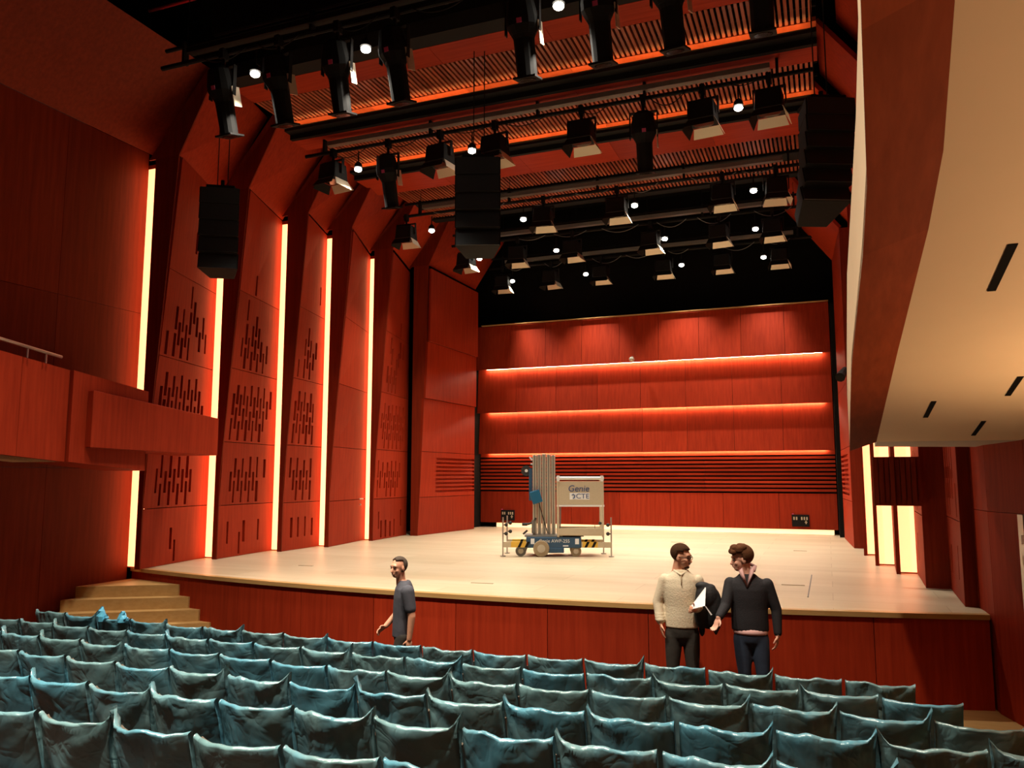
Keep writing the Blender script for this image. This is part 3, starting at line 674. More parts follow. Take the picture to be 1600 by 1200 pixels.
# ------------------------------------------------------------------ hanging loudspeakers
def speaker(label, loc, w, d, h, rz, nbox=5, splay=2.0):
    t = thing('line_array_speaker', label, 'loudspeaker', loc, rz, group='hanging loudspeakers')
    hb = h/nbox; y = 0; z = h; ang = R(1)
    for k in range(nbox):
        ang = R(1.0+splay*k)
        z -= hb; mb = MB(); rot = Matrix.Rotation(-ang, 3, 'X')
        def P(x, yy, zz): return tuple(rot @ Vector((x, yy, zz))+Vector((0, y, z)))
        a = w/2
        mb.hexa([P(-a, -d/2, .001), P(a, -d/2, .001), P(a*.62, d/2, .012), P(-a*.62, d/2, .012), P(-a, -d/2, hb-.001), P(a, -d/2, hb-.001), P(a*.62, d/2, hb-.01), P(-a*.62, d/2, hb-.01)])
        o = mb.build('cabinet', 'black', t, bevel=.012)
        mb = MB(); mb.hexa([P(-a*.94, -d/2-.012, .006), P(a*.94, -d/2-.012, .006), P(a*.94, -d/2+.01, .006), P(-a*.94, -d/2+.01, .006), P(-a*.94, -d/2-.012, hb-.006), P(a*.94, -d/2-.012, hb-.006), P(a*.94, -d/2+.01, hb-.006), P(-a*.94, -d/2+.01, hb-.006)]); mb.build('grille', 'black_grille', o)
        y += math.sin(ang)*hb
    mb = MB(); mb.b2((-w*.35, -d*.4, h+.01), (w*.35, d*.4, h+.06)); mb.build('flying_frame', 'black', t)
    mb = MB(); mb.tube([(0, 0, h+.05), (0, 0, h+.2)], .03, 8); mb.build('hook', 'black', t)
    for s in (-.08, .08):
        mb = MB(); mb.tube([(s, 0, h+.05), (s, 0, 10.5-loc[2])], .008, 5); mb.build('hanger_cable', 'black', t)
speaker('black loudspeaker array hanging in front of the left wall', (-8.97, 9.98, 5.72), .62, .45, 1.34, .55)
speaker('black loudspeaker array hanging over the middle of the stage', (-4.70, 10.62, 5.80), .68, .5, 1.36, .35)
speaker('black loudspeaker array hanging beside the right balcony', (.12, 10.25, 5.72), .62, .52, 1.32, .42, 6, 4.2)
t = thing('wall_spotlight', 'small black spotlight bracketed on the edge of the right wall', 'wall light', (.34, 16.0, 4.4))
mb = MB(); mb.tube([(.30, 0, 0), (.05, 0, .02)], .025, 6); mb.build('bracket', 'black', t)
mb = MB(); mb.tube([(.05, .02, .06), (-.02, -.12, -.06), (-.05, -.22, -.12)], [.05, .08, .09], 10); mb.build('lamp_house', 'black', t)

# ------------------------------------------------------------------ mast lift on the stage
def text_mesh(name, s, size, mat, parent, loc, rot, ext=.002, sx=1, shear=0):
    cu = bpy.data.curves.new(name, 'FONT'); cu.body = s; cu.size = size; cu.align_x = 'CENTER'; cu.align_y = 'CENTER'; cu.extrude = ext; cu.shear = shear
    tmp = bpy.data.objects.new('tmp', cu); COL.objects.link(tmp)
    me = bpy.data.meshes.new_from_object(tmp.evaluated_get(bpy.context.evaluated_depsgraph_get())); bpy.data.objects.remove(tmp)
    me.materials.clear(); me.materials.append(MATS[mat])
    o = bpy.data.objects.new(name, me); COL.objects.link(o); o.parent = parent; o.location = loc; o.rotation_euler = rot; o.scale = (sx, 1, 1); return o
LF = thing('mast_lift', 'grey aluminium mast work lift with blue base standing on the stage', 'work lift', (-4.85, 14.55, STZ), R(19))
FX = (math.pi/2, 0, 0)
mb = MB(); mb.b2((-.52, -.30, .16), (.50, .30, .36)); mb.b2((-.22, -.31, .07), (.18, .31, .17)); base = mb.build('base', 'lift_blue', LF, bevel=.015)
mb = MB(); mb.b2((-.55, -.28, .36), (.15, .28, .385)); mb.build('deck', 'grey_metal', LF)
mb = MB(); mb.b2((.12, -.2, .36), (.55, .2, .41)); mb.build('deck', 'rubber', LF)
text_mesh('lettering', 'Genie AWP-25S', .085, 'white', base, (.0, -.302, .285), FX)
for x in (-.40, .42):
    mb = MB(); mb.b2((x-.035, -.304, .23), (x+.035, -.300, .33)); mb.build('sticker', 'paper', base)
mb = MB(); mb.b2((.16, -.304, .19), (.26, -.300, .21)); mb.build('sticker', 'paper', base)
def wheel(x, y, r, w, mat='tyre_beige'):
    mb = MB(); mb.tube([(x, y-w/2, r), (x, y-w/2+.012, r), (x, y+w/2-.012, r), (x, y+w/2, r)], [r*.92, r, r, r*.92], 20); o = mb.build('wheel', mat, LF)
    mb = MB(); mb.tube([(x, y-w/2-.012, r), (x, y+w/2+.012, r)], r*.5, 14); mb.build('hub', 'aluminium', o)
for y in (-.31, .31): wheel(-.24, y, .15, .06)
for y in (-.24, .24):
    wheel(-.62, y, .10, .05, 'grey_metal'); wheel(.40, y, .10, .05)
    mb = MB(); mb.b2((-.66, y-.05, .14), (-.5, y+.05, .22)); mb.b2((.36, y-.04, .14), (.46, y+.04, .2)); mb.build('castor_fork', 'grey_metal', LF)
# mast: five nested columns
for k in range(5):
    x0 = -.40+k*.088
    mb = MB(); mb.b2((x0, -.13+.012*k, .385), (x0+.078, .13-.012*k, 1.90-.012*abs(2-k))); o = mb.build('mast_column', 'aluminium', LF, bevel=.006)
    mb = MB(); mb.b2((x0+.03, -.134+.012*k, .40), (x0+.046, -.128+.012*k, 1.88)); mb.build('groove', 'grey_metal', o)
mb = MB(); mb.tube([(-.30, -.15, 1.05), (-.22, -.15, .75), (-.12, -.15, .42)], .008, 6); mb.build('cable', 'rubber', LF)
mb = MB(); mb.b2((-.47, -.08, 1.02), (-.41, .08, 1.62)); mb.build('battery_rail', 'lift_blue', LF)
rot = Matrix.Rotation(R(-18), 3, 'Y')
mb = MB(); mb.box((-.335, -.20, .99+.10), (.19, .12, .24), rot); mb.build('control_box', 'box_blue', LF, bevel=.015)
mb = MB(); mb.tube([(-.52, -.05, 1.58), (-.52, .05, 1.58)], .10, 18); o = mb.build('top_wheel', 'rubber', LF)
mb = MB(); mb.tube([(-.52, -.06, 1.58), (-.52, .06, 1.58)], .03, 12); mb.build('hub', 'white', o)
mb = MB(); mb.tube([(-.46, 0, 1.84), (-.41, 0, 1.78)], .015, 8); mb.tube([(-.44, 0, 1.71), (-.38, 0, 1.70)], .015, 8); mb.build('pulley_arm', 'white', LF)
mb = MB(); mb.tube([(-.50, -.14, .58), (-.38, -.14, .62), (-.34, -.14, .70)], .02, 8); mb.tube([(-.60, -.14, .58), (-.50, -.14, .58)], .028, 8); mb.tube([(-.58, -.14, .40), (-.5, -.14, .47)], .018, 8); mb.build('tow_handle', 'rubber', LF)
mb = MB(); mb.b2((-.42, -.18, .42), (-.36, -.1, .66)); mb.build('handle_post', 'grey_metal', LF)
# work platform on the right of the mast
plat = [(.06, -.30), (.92, -.30), (.92, .30), (.06, .30)]
for (x, y) in ((.075, -.30), (.90, -.30), (.90, .30), (.075, .30)):
    mb = MB(); mb.tube([(x, y, .36), (x, y, 1.44)], .022, 8); mb.build('upright', 'lift_beige', LF)
mb = MB()
for y in (-.30, .30): mb.tube([(.055, y, 1.44), (.925, y, 1.44)], .03, 10)
mb.build('guard_rail', 'white', LF)
mb = MB(); mb.b2((.055, -.335, 1.38), (.105, -.27, 1.49)); mb.b2((.865, -.335, 1.38), (.915, -.27, 1.49)); mb.build('rail_clamp', 'white', LF)
mb = MB(); mb.b2((.05, -.315, .95), (.92, -.285, 1.385)); sign = mb.build('sign_board', 'lift_beige', LF, bevel=.008)
mb = MB(); mb.b2((.05, -.318, .915), (.93, -.284, .95)); mb.build('mid_rail', 'white', LF)
mb = MB(); mb.b2((.08, -.318, .40), (.92, -.28, .52)); mb.b2((.08, .28, .40), (.92, .318, .52)); mb.b2((.08, -.3, .385), (.92, .3, .41)); mb.build('platform_floor', 'lift_beige', LF)
mb = MB(); mb.tube([(.11, -.30, .52), (.12, -.30, .92)], .012, 6); mb.tube([(.75, -.30, .52), (.75, -.30, .58)], .006, 6); mb.build('latch', 'grey_metal', LF)
text_mesh('lettering', 'Genie', .165, 'logo_blue', sign, (.455, -.318, 1.245), FX, sx=1.0, shear=.15)
mb = MB(); mb.b2((.29, -.319, 1.045), (.66, -.316, 1.17)); stk = mb.build('sticker', 'paper', sign)
text_mesh('lettering', 'CTE', .125, 'logo_blue', stk, (.53, -.321, 1.105), FX, sx=1.1)
mb = MB(); mb.tube([(.33, -.321, 1.125), (.36, -.321, 1.145), (.385, -.321, 1.115), (.375, -.321, 1.08), (.35, -.321, 1.065)], .009, 6); mb.build('emblem', 'logo_blue', stk)
# outriggers with hazard tape
for (sx, sy, ln) in ((-1, -1, .45), (-1, 1, .40), (1, -1, .55), (1, 1, .45)):
    x0 = -.50 if sx < 0 else .50; x1 = x0+sx*ln; y = sy*.30
    mb = MB(); mb.b2((x0, y-.03, .17), (x1, y+.03, .27)); arm = mb.build('outrigger', 'lift_beige', LF)
    mb = MB(); mb.b2((x0+sx*.02, y-.033, .172), (x0+sx*.30, y+.033, .272)); tp = mb.build('hazard_tape', 'yellow', arm)
    for q in (0, 1):
        xa = x0+sx*(.05+.13*q); mb = MB()
        mb.hexa([(xa, y-.036, .172), (xa+.05, y-.036, .172), (xa+.05, y+.036, .172), (xa, y+.036, .172), (xa+.05, y-.036, .272), (xa+.10, y-.036, .272), (xa+.10, y+.036, .272), (xa+.05, y+.036, .272)]); mb.build('stripe', 'black', tp)
    mb = MB(); mb.tube([(x1, y, .0), (x1, y, .72)], .014, 8); mb.tube([(x1, y, 0), (x1, y, .02)], .05, 12); leg = mb.build('jack_leg', 'steel', LF)
    mb = MB(); mb.ell((x1-sx*.06, y, .58), (.035, .03, .035)); mb.ell((x1-sx*.06, y, .42), (.035, .03, .035)); mb.tube([(x1, y, .42), (x1-sx*.06, y, .42)], .01, 6); mb.tube([(x1, y, .58), (x1-sx*.06, y, .58)], .01, 6); mb.build('crank_knob', 'rubber', leg)

# ------------------------------------------------------------------ people
def voxel(o, size, it=6, fac=.5):
    m = o.modifiers.new('r', 'REMESH'); m.mode = 'VOXEL'; m.voxel_size = size; m.use_smooth_shade = True
    s = o.modifiers.new('s', 'SMOOTH'); s.iterations = it; s.factor = fac
    dg = bpy.context.evaluated_depsgraph_get(); ev = o.evaluated_get(dg)
    me = bpy.data.meshes.new_from_object(ev); mats = [x for x in o.data.materials]
    o.modifiers.clear(); o.data = me; me.materials.clear()
    for x in mats: me.materials.append(x)
    me.polygons.foreach_set('use_smooth', [True]*len(me.polygons)); return o
def V(*a): return Vector(a)
def limb(mb, pts, rs): 
    n = len(pts)
    P = []; Q = []
    for i in range(n-1):
        a, b = Vector(pts[i]), Vector(pts[i+1])
        for k in range(4): t = k/4; P.append(a.lerp(b, t)); Q.append(rs[i]*(1-t)+rs[i+1]*t)
    P.append(Vector(pts[-1])); Q.append(rs[-1])
    mb.tube(P, Q, 14); 
    for p, r in zip(pts, rs): mb.ell(p, (r, r, r), nu=14, nv=8)
def hand(mb, wrist, d, side, palm_n, curl=.35, s=1.0):
    """d: direction from wrist to fingers, side: thumb side direction, palm_n: palm normal."""
    d = Vector(d).normalized(); side = (Vector(side)-d*Vector(side).dot(d)).normalized(); pn = d.cross(side)
    if pn.dot(Vector(palm_n)) < 0: pn = -pn
    wv = Vector(wrist); rot = Matrix((side, pn, d)).transposed()
    mb.ell(wv+d*.05*s, (.040*s, .016*s, .055*s), rot, 14, 8)
    for i, (o, L) in enumerate(((.030, .072), (.011, .080), (-.009, .075), (-.028, .058))):
        a = wv+d*.085*s+side*o*s; b = a+(d*math.cos(curl*.5)+pn*math.sin(curl*.5)+side*o*1.5)*L*.5*s; c = b+(d*math.cos(curl*1.6)+pn*math.sin(curl*1.6)+side*o*1.5)*L*.5*s
        limb(mb, [a, b, c], [.0095*s, .009*s, .0075*s])
    a = wv+d*.03*s+side*.032*s; b = a+(d*.6+side*.7+pn*.2).normalized()*.038*s; c = b+(d*.9+side*.25+pn*.3).normalized()*.03*s
    limb(mb, [a, b, c], [.013*s, .0105*s, .008*s])
def head(body, parts, c, face, tilt, skin, hair_mat, hair_style, parent_fn, s=1.0):
    """face: angle of the look direction in the local XY plane (0 = +x, -90 = towards the camera)."""
    rot = Matrix.Rotation(R(face), 3, 'Z') @ Matrix.Rotation(R(tilt), 3, 'Y')
    P = lambda x, y, z: rot @ V(x*s, y*s, z*s)+V(*c)
    E_ = lambda mb, x, y, z, r: mb.ell(P(x, y, z), [q*s for q in r], rot, 18, 12)
    mb = body
    E_(mb, -.012, 0, .028, (.096, .076, .092)); E_(mb, .030, 0, -.028, (.064, .060, .075)); E_(mb, .050, 0, -.075, (.036, .042, .034))
    E_(mb, .074, 0, .030, (.022, .050, .030))                                   # brow
    mb.tube([P(.083, 0, .012), P(.098, 0, -.010), P(.110, 0, -.028), P(.092, 0, -.038)], [.011*s, .013*s, .015*s, .012*s], 10)
    E_(mb, .084, 0, -.058, (.016, .024, .012))
    for q in (-1, 1):
        E_(mb, -.008, q*.078, -.006, (.020, .010, .032)); E_(mb, .058, q*.038, -.024, (.026, .020, .020))
    mb.tube([P(-.02, 0, -.05), P(-.03, 0, -.13), P(-.035, 0, -.20)], [.056*s, .055*s, .062*s], 16)
    out = []
    h = MB()
    if hair_style == 'short':
        h.ell(P(-.018, 0, .046), (.098*s, .081*s, .088*s), rot, 20, 14)
        o = parent_fn(h, 'hair', hair_mat); trim(o, lambda p: (rot.transposed() @ (p-V(*c)))/s, lambda q: (q.z > .066+.25*max(0, q.x) and q.x < .072) or (q.x < -.022 and q.z > -.04))
    elif hair_style == 'full':
        h.ell(P(-.014, 0, .052), (.106*s, .086*s, .094*s), rot, 22, 16)
        for i in range(16):
            a = i*.7; h.ell(P(.045*math.cos(a)+.01, .06*math.sin(a), .115+.012*math.sin(i*2.3)), (.036*s, .03*s, .024*s), rot, 10, 6)
        for i in range(5): h.ell(P(.078, -.05+.025*i, .088+.01*(i % 2)), (.022*s, .018*s, .018*s), rot, 10, 6)
        o = parent_fn(h, 'hair', hair_mat); trim(o, lambda p: (rot.transposed() @ (p-V(*c)))/s, lambda q: q.z > .062 or (q.x < .005 and q.z > -.03) or (q.x < -.04 and q.z > -.085))
    else:  # receding, cropped
        h.ell(P(-.016, 0, .034), (.0975*s, .0785*s, .090*s), rot, 20, 14)
        o = parent_fn(h, 'hair', hair_mat); trim(o, lambda p: (rot.transposed() @ (p-V(*c)))/s, lambda q: (q.x < -.005 and q.z > -.05) or (q.z > .085 and q.x < .045))
    for q in (-1, 1):
        e = MB(); e.ell(P(.083, q*.031, .008), (.009*s, .014*s, .008*s), rot, 10, 6); parent_fn(e, 'eye', 'eye_dark')
        e = MB(); e.tube([P(.090, q*.014, .028), P(.092, q*.032, .033), P(.080, q*.052, .027)], .0055*s, 6); parent_fn(e, 'eyebrow', hair_mat)
    e = MB(); e.ell(P(.092, 0, -.058), (.008*s, .022*s, .006*s), rot, 10, 6); parent_fn(e, 'mouth', 'lip')
    return P
def trim(o, loc, keep):
    bm = bmesh.new(); bm.from_mesh(o.data)
    dead = [f for f in bm.faces if not keep(loc(f.calc_center_median()))]
    bmesh.ops.delete(bm, geom=dead, context='FACES'); bm.to_mesh(o.data); bm.free()
    sm = o.modifiers.new('t', 'SOLIDIFY'); sm.thickness = .012; sm.offset = 1
def person(label, loc, rz, skin, build, scale=1.0):
    t = thing('person', label, 'person', loc, rz); t.scale = (scale,)*3
    pf = lambda mb, name, mat: mb.build(name, mat, t, smooth=True)
    body = MB(); build(t, body, pf)
    voxel(body.build('body', skin, t), .0075, 3); return t
def garment(pf, mb, name, mat, vox=.011, it=5): return voxel(pf(mb, name, mat), vox, it)
def bearing(x, y): return math.atan2(-x, y)
def legs(body, pf, mat, hipx, feet, knees, hipz=.86, cx=0.0, shoes='rubber'):
    tr = MB()
    tr.loft([((cx, 0, hipz-.13), .10, .075), ((cx, 0, hipz-.06), .160, .110), ((cx, 0, hipz), .172, .118), ((cx, 0, hipz+.10), .165, .115), ((cx, 0, hipz+.17), .155, .11)])
    for sgn, kn, ft in zip((-1, 1), knees, feet):
        hp = (cx+sgn*hipx, 0, hipz-.04)
        limb(body, [hp, kn, (ft[0], ft[1], .10)], [.075, .052, .038])
        limb(tr, [hp, ((hp[0]+kn[0])/2, (hp[1]+kn[1])/2, (hp[2]+kn[2])/2), kn, (ft[0], ft[1], .11)], [.094, .086, .070, .058])
        sh = MB(); sh.ell((ft[0], ft[1]-.05, .045), (.048, .135, .045)); sh.ell((ft[0], ft[1]+.03, .06), (.042, .055, .058)); sh.b2((ft[0]-.042, ft[1]-.16, 0), (ft[0]+.042, ft[1]+.07, .02)); garment(pf, sh, 'shoe', shoes, .01, 3)
    garment(pf, tr, 'trousers', mat, .011, 12)
def torso(body, sh, cx, top, hem, lean=0.0, rx=1.0, inf=.016):
    secs = [(hem, .172, .120), (hem+.10, .172, .122), (hem+.22, .172, .118), (hem+.34, .186, .122), (hem+.42, .194, .118), (top-.075, .190, .100), (top-.04, .150, .085), (top-.01, .100, .072), (top+.025, .066, .060)]
    f = lambda z: cx+lean*(z-hem)
    sh.loft([((f(z), 0, z), a*rx+inf*.3, b+inf*.3) for z, a, b in secs], 28)
    body.loft([((f(z), 0, z), (a-.025)*rx, b-.025) for z, a, b in secs], 24)

# --- man in cream sweater holding coat and paper
def man_cream(t, body, pf):
    P = head(body, None, (.012, -.005, 1.612), -22, 8, 'skin', 'hair_dark', 'short', pf, 1.02)
    sh = MB(); torso(body, sh, 0.0, 1.46, .885)
    la = [(-.172, 0, 1.375), (-.250, .01, 1.135), (-.222, -.05, .925)]
    ra = [(.172, 0, 1.375), (.250, .02, 1.13), (.130, -.20, 1.10)]
    for a in (la, ra):
        limb(body, a, [.055, .043, .030]); limb(sh, [a[0], a[1], Vector(a[1]).lerp(Vector(a[2]), .88)], [.064, .056, .045])
        for k in range(3):
            q = Vector(a[1]).lerp(Vector(a[2]), .55+.14*k); sh.ell(q, (.054, .054, .03))
    hand(body, la[2], (.15, -.1, -1), (.2, -1, 0), (1, 0, 0), .3)
    hand(body, ra[2], (-.5, -.75, .15), (.3, .1, .9), (0, -.2, -1), .9)
    garment(pf, sh, 'sweater', 'cream_knit', .010, 4)
    e = MB(); e.tube([(-.07, -.03, 1.472), (0, -.098, 1.435), (.07, -.03, 1.472), (.0, .06, 1.495), (-.07, -.03, 1.472)], .014, 8); pf(e, 'collar', 'cream_knit')
    e = MB(); e.tube([(.0, -.112, 1.43), (.004, -.128, 1.33)], .005, 6); pf(e, 'placket', 'tyre_beige')
    legs(body, pf, 'black_trousers', .09, ((-.10, .0), (.11, .02)), ((-.105, -.02, .48), (.10, -.02, .48)), .85)
    g = MB()
    for q in (-1, 1):
        pts = [P(.100, q*(.012+.0), .012)]; n = 10
        g.tube([P(.098+.004*math.cos(a*2*math.pi/n)*0, q*.034+.024*math.cos(a*2*math.pi/n), .006+.018*math.sin(a*2*math.pi/n)) for a in range(n+1)], .0026, 5)
        g.tube([P(.096, q*.060, .012), P(.0, q*.085, .010)], .0028, 5)
    g.tube([P(.100, -.010, .012), P(.103, .01, .012)], .0028, 5)
    pf(g, 'glasses', 'lens_dark')
    b = MB(); rot = Matrix.Rotation(R(-22), 3, 'Z') @ Matrix.Rotation(R(8), 3, 'Y')
    b.ell(P(.062, 0, -.090), (.034, .036, .020), rot); b.ell(P(.094, 0, -.046), (.010, .026, .008), rot); pf(b, 'beard', 'hair_dark')
m1p = (-1.505, 8.79, 0)
person('man in cream sweater and dark trousers holding a coat before the stage', m1p, bearing(m1p[0], m1p[1]), 'skin', man_cream)
M1 = Matrix.Translation(m1p) @ Matrix.Rotation(bearing(m1p[0], m1p[1]), 4, 'Z')
# coat draped over his forearm, and the sheet of paper he holds
ct = MB()
for (c, r) in (((.26, -0.070, 1.22), (.12, .075, .13)), ((.33, -0.050, 1.12), (.09, .07, .19)), ((.20, -0.090, 1.08), (.075, .06, .20)), ((.27, -0.060, 1.02), (.10, .06, .14)), ((.36, -0.040, 1.00), (.05, .045, .14)), ((.345, -0.050, .90), (.028, .03, .08)), ((.205, 0.010, .88), (.035, .04, .09)), ((.22, -0.070, 1.33), (.08, .05, .04)), ((.30, -0.060, 1.30), (.06, .05, .05))):
    ct.ell(c, r)
co = voxel(ct.build('coat', 'coat_black', None), .012, 4); co.matrix_world = M1; tag(co, 'black coat draped over the arm of the man in cream', 'coat')
pp = MB(); pp.hexa([(.065, -.275, 1.105), (.235, -.262, 1.15), (.235, -.258, 1.15), (.065, -.271, 1.105), (.245, -.15, 1.322), (.252, -.15, 1.318), (.252, -.146, 1.318), (.245, -.146, 1.322)])
pp.hexa([(.232, -.256, 1.15), (.245, -.256, 1.145), (.245, -.252, 1.145), (.232, -.252, 1.15), (.285, -.25, 1.06), (.30, -.25, 1.065), (.30, -.246, 1.065), (.285, -.246, 1.06)][0:4]+[(.292, -.25, 1.055), (.306, -.25, 1.062), (.306, -.246, 1.062), (.292, -.246, 1.055)])
po = pp.build('paper_sheets', 'paper', None); po.matrix_world = M1; tag(po, 'white folded paper held against the black coat', 'paper')

# --- man in navy sweater, talking to him
def man_navy(t, body, pf):
    P = head(body, None, (-.050, -.01, 1.603), 192, 6, 'skin_light', 'hair_brown', 'full', pf, 1.04)
    sh = MB(); torso(body, sh, .015, 1.44, .89, -.02, 1.06)
    la = [(-.172, -.01, 1.36), (-.225, -.12, 1.14), (-.290, -.27, 1.045)]
    ra = [(.198, 0, 1.36), (.280, .02, 1.10), (.285, -.03, .855)]
    for a in (la, ra):
        limb(body, a, [.055, .043, .030]); limb(sh, [a[0], a[1], Vector(a[1]).lerp(Vector(a[2]), .9)], [.064, .056, .043])
    hand(body, la[2], (-.35, -.25, -.9), (.6, -.5, .1), (.4, -.6, 0), .5)
    hand(body, ra[2], (-.15, -.1, -1), (-.3, -1, 0), (-1, 0, 0), .45)
    garment(pf, sh, 'sweater', 'navy_knit', .010, 4)
    e = MB(); e.loft([((.018, 0, .855), .170, .122), ((.018, 0, .87), .176, .128), ((.018, 0, .92), .172, .124)], 28); pf(e, 'shirt_tail', 'pink_shirt')
    e = MB()
    e.hexa([(-.075, -.085, 1.47), (-.055, -.095, 1.50), (-.045, -.06, 1.53), (-.085, -.05, 1.50), (-.01, -.128, 1.335), (.0, -.130, 1.34), (.0, -.110, 1.36), (-.02, -.11, 1.36)])
    e.hexa([(.045, -.085, 1.47), (.075, -.085, 1.50), (.075, -.04, 1.555), (.035, -.05, 1.53), (-.008, -.130, 1.335), (.004, -.128, 1.34), (.01, -.11, 1.36), (-.005, -.11, 1.36)])
    e.tube([(-.08, -.04, 1.50), (-.06, .05, 1.54), (.02, .07, 1.56), (.085, .02, 1.535), (.07, -.06, 1.50)], .018, 8)
    pf(e, 'collar', 'pink_shirt')
    e = MB(); e.tube([(.262, -.03, .862), (.285, -.06, .86), (.312, -.03, .862), (.285, 0, .864), (.262, -.03, .862)], .008, 6); pf(e, 'wristwatch', 'steel')
    legs(body, pf, 'jeans', .088, ((-.03, .04), (.16, .0)), ((-.055, -.02, .47), (.125, -.03, .47)), .84, .02)
m2p = (-.828, 8.85, 0)
person('man in black sweater and blue jeans gesturing beside the man in cream', m2p, bearing(m2p[0], m2p[1]), 'skin_light', man_navy)

# --- man walking to the left
def man_walk(t, body, pf):
    P = head(body, None, (-.030, 0, 1.602), 222, 4, 'skin', 'hair_grey', 'crop', pf, 1.02)
    sh = MB()
    secs = [(.80, .112, .155), (.90, .116, .160), (1.02, .118, .160), (1.15, .122, .172), (1.27, .122, .185), (1.36, .112, .178), (1.42, .085, .125), (1.455, .062, .075)]
    f = lambda z: .02+.045*(z-.8)
    sh.loft([((f(z), 0, z), a, b) for z, a, b in secs], 28)
    body.loft([((f(z), 0, z), a-.022, b-.022) for z, a, b in secs], 24)
    na = [(.085, -.19, 1.345), (.135, -.215, 1.06), (.110, -.20, .80)]
    fa = [(.03, .18, 1.345), (.0, .20, 1.08), (-.17, .14, .90)]
    for a in (na, fa):
        limb(body, a, [.058, .046, .031]); limb(sh, [a[0], Vector(a[0]).lerp(Vector(a[1]), .68)], [.080, .068])
    hand(body, na[2], (-.05, 0, -1), (-1, -.1, 0), (0, 1, 0), .4)
    hand(body, fa[2], (-.75, -.2, -.5), (.2, -.4, .8), (-.3, -.6, -.6), .6)
    garment(pf, sh, 't_shirt', 'slate_shirt', .010, 4)
    tr = MB(); tr.loft([((.03, 0, .74), .095, .13), ((.03, 0, .82), .108, .146), ((.03, 0, .96), .096, .138)], 24)
    for hp, kn, ft in (((.03, -.085, .80), (-.06, -.09, .46), (-.16, -.09, .09)), ((.03, .085, .80), (.06, .09, .46), (.20, .09, .10))):
        limb(body, [hp, kn, ft], [.075, .052, .038]); limb(tr, [hp, kn, ft], [.086, .070, .058])
        s_ = MB(); s_.ell((ft[0]-.05, ft[1], .045), (.135, .048, .045)); s_.ell((ft[0]+.03, ft[1], .06), (.055, .042, .058)); s_.b2((ft[0]-.16, ft[1]-.042, 0), (ft[0]+.07, ft[1]+.042, .02)); garment(pf, s_, 'shoe', 'rubber', .01, 3)
    garment(pf, tr, 'trousers', 'black_trousers')
m3p = (-4.44, 7.96, 0)
person('man in grey t-shirt walking left in front of the stage', m3p, bearing(m3p[0], m3p[1]), 'skin', man_walk, .915)

# ------------------------------------------------------------------ auditorium seats under blue plastic
def cover_mesh(seed):
    rr = random.Random(seed); mb = MB()
    NU, prof_ = 26, []
    H = .80
    # profile from the lower back edge, over the top, down the front: (y, z)
    nb = 14
    for i in range(nb+1):
        t_ = i/nb; z = .18+(H-.20)*t_; prof_.append((-.03-.14*t_, z, 0))
    for a in (25, 60, 90, 120, 155): prof_.append((-.17+.020-.020*math.cos(R(a)), H-.02+.016*math.sin(R(a)), 1))
    for i in range(1, 7): t_ = i/6; prof_.append((-.13+.11*t_, H-.02-.36*t_, 2))
    ph = [rr.uniform(0, 6.28) for _ in range(8)]; dirs = [(rr.uniform(3, 9)*rr.choice((-1, 1)), rr.uniform(4, 12)) for _ in range(4)]
    ears = [(s, rr.uniform(.03, .085) if rr.random() < .3 else rr.uniform(0, .012)) for s in (-1, 1)]
    loose = rr.random() < .25; lu = rr.uniform(-.5, .5)
    cols_ = []
    for j in range(NU+1):
        u = -1+2*j/NU; row = []
        for (y, z, k) in prof_:
            x = u*.262
            zz = z; yy = y+.092*u*u
            w_ = 0
            for q in range(4): w_ += math.asin(.97*math.sin(dirs[q][0]*u*1.1+dirs[q][1]*z*1.5+ph[q]))
            amp = .0022 if k == 0 else .0008
            fold = 0
            for s, eh in ears:
                d_ = abs(u-s); r_ = max(0, H-z)
                fold += math.asin(.98*math.sin(6.5*math.atan2(r_, d_*.27+.01)+ph[4]))*.012*math.exp(-((d_*.6)**2+r_**2*6))*min(1, eh*30)
                if z > H-.06: zz += eh*math.exp(-(d_/.07)**2); x += s*eh*.25*math.exp(-(d_/.07)**2)
                if k >= 1: zz += -.001*math.sin(14*u+ph[5])
            if loose and z > H-.16: zz += .02*math.exp(-((u-lu)/.25)**2); fold += .005*math.sin(22*u+ph[6]+z*20)
            yy += (w_*amp+fold) if k != 2 else -abs(w_)*.002
            if k == 0: zz -= .012*u*u*(1 if z > .7 else 0)*0
            yy -= (.02*(1-u*u) if k == 0 and z < .6 else 0)*(.6-z)*3
            # nip the sides in at the bottom so neighbouring covers separate
            x *= 1-.03*max(0, (.5-z))
            row.append((x, yy, zz))
        cols_.append(row)
    n = len(prof_); vs = [p for row in cols_ for p in row]
    fs = [[j*n+i, (j+1)*n+i, (j+1)*n+i+1, j*n+i+1] for j in range(NU) for i in range(n-1)]
    # closing sides
    for j in (0, NU):
        for i in range(6):
            a, b, c_, d_ = j*n+nb-2*i-0, j*n+nb-2*i-2, j*n+n-1-(5-i)+1-0, 0
    mb.add(vs, fs)
    # gathered side gussets
    for j in (0, NU):
        B = [j*n+i for i in range(4, nb+1)]; F = [j*n+i for i in range(nb+1, n)]
        m = min(len(B), len(F)); Bq = B[::-1][:m]; Fq = F[:m]
        off = 0
        for i in range(m-1):
            f = [Bq[i], Bq[i+1], Fq[i+1], Fq[i]]
            mb.f.append(f if j == 0 else f[::-1]); mb.m.append(0)
    return mb.mesh('plastic_cover', 'blue_plastic', True)
covers = [cover_mesh(s) for s in range(14)]
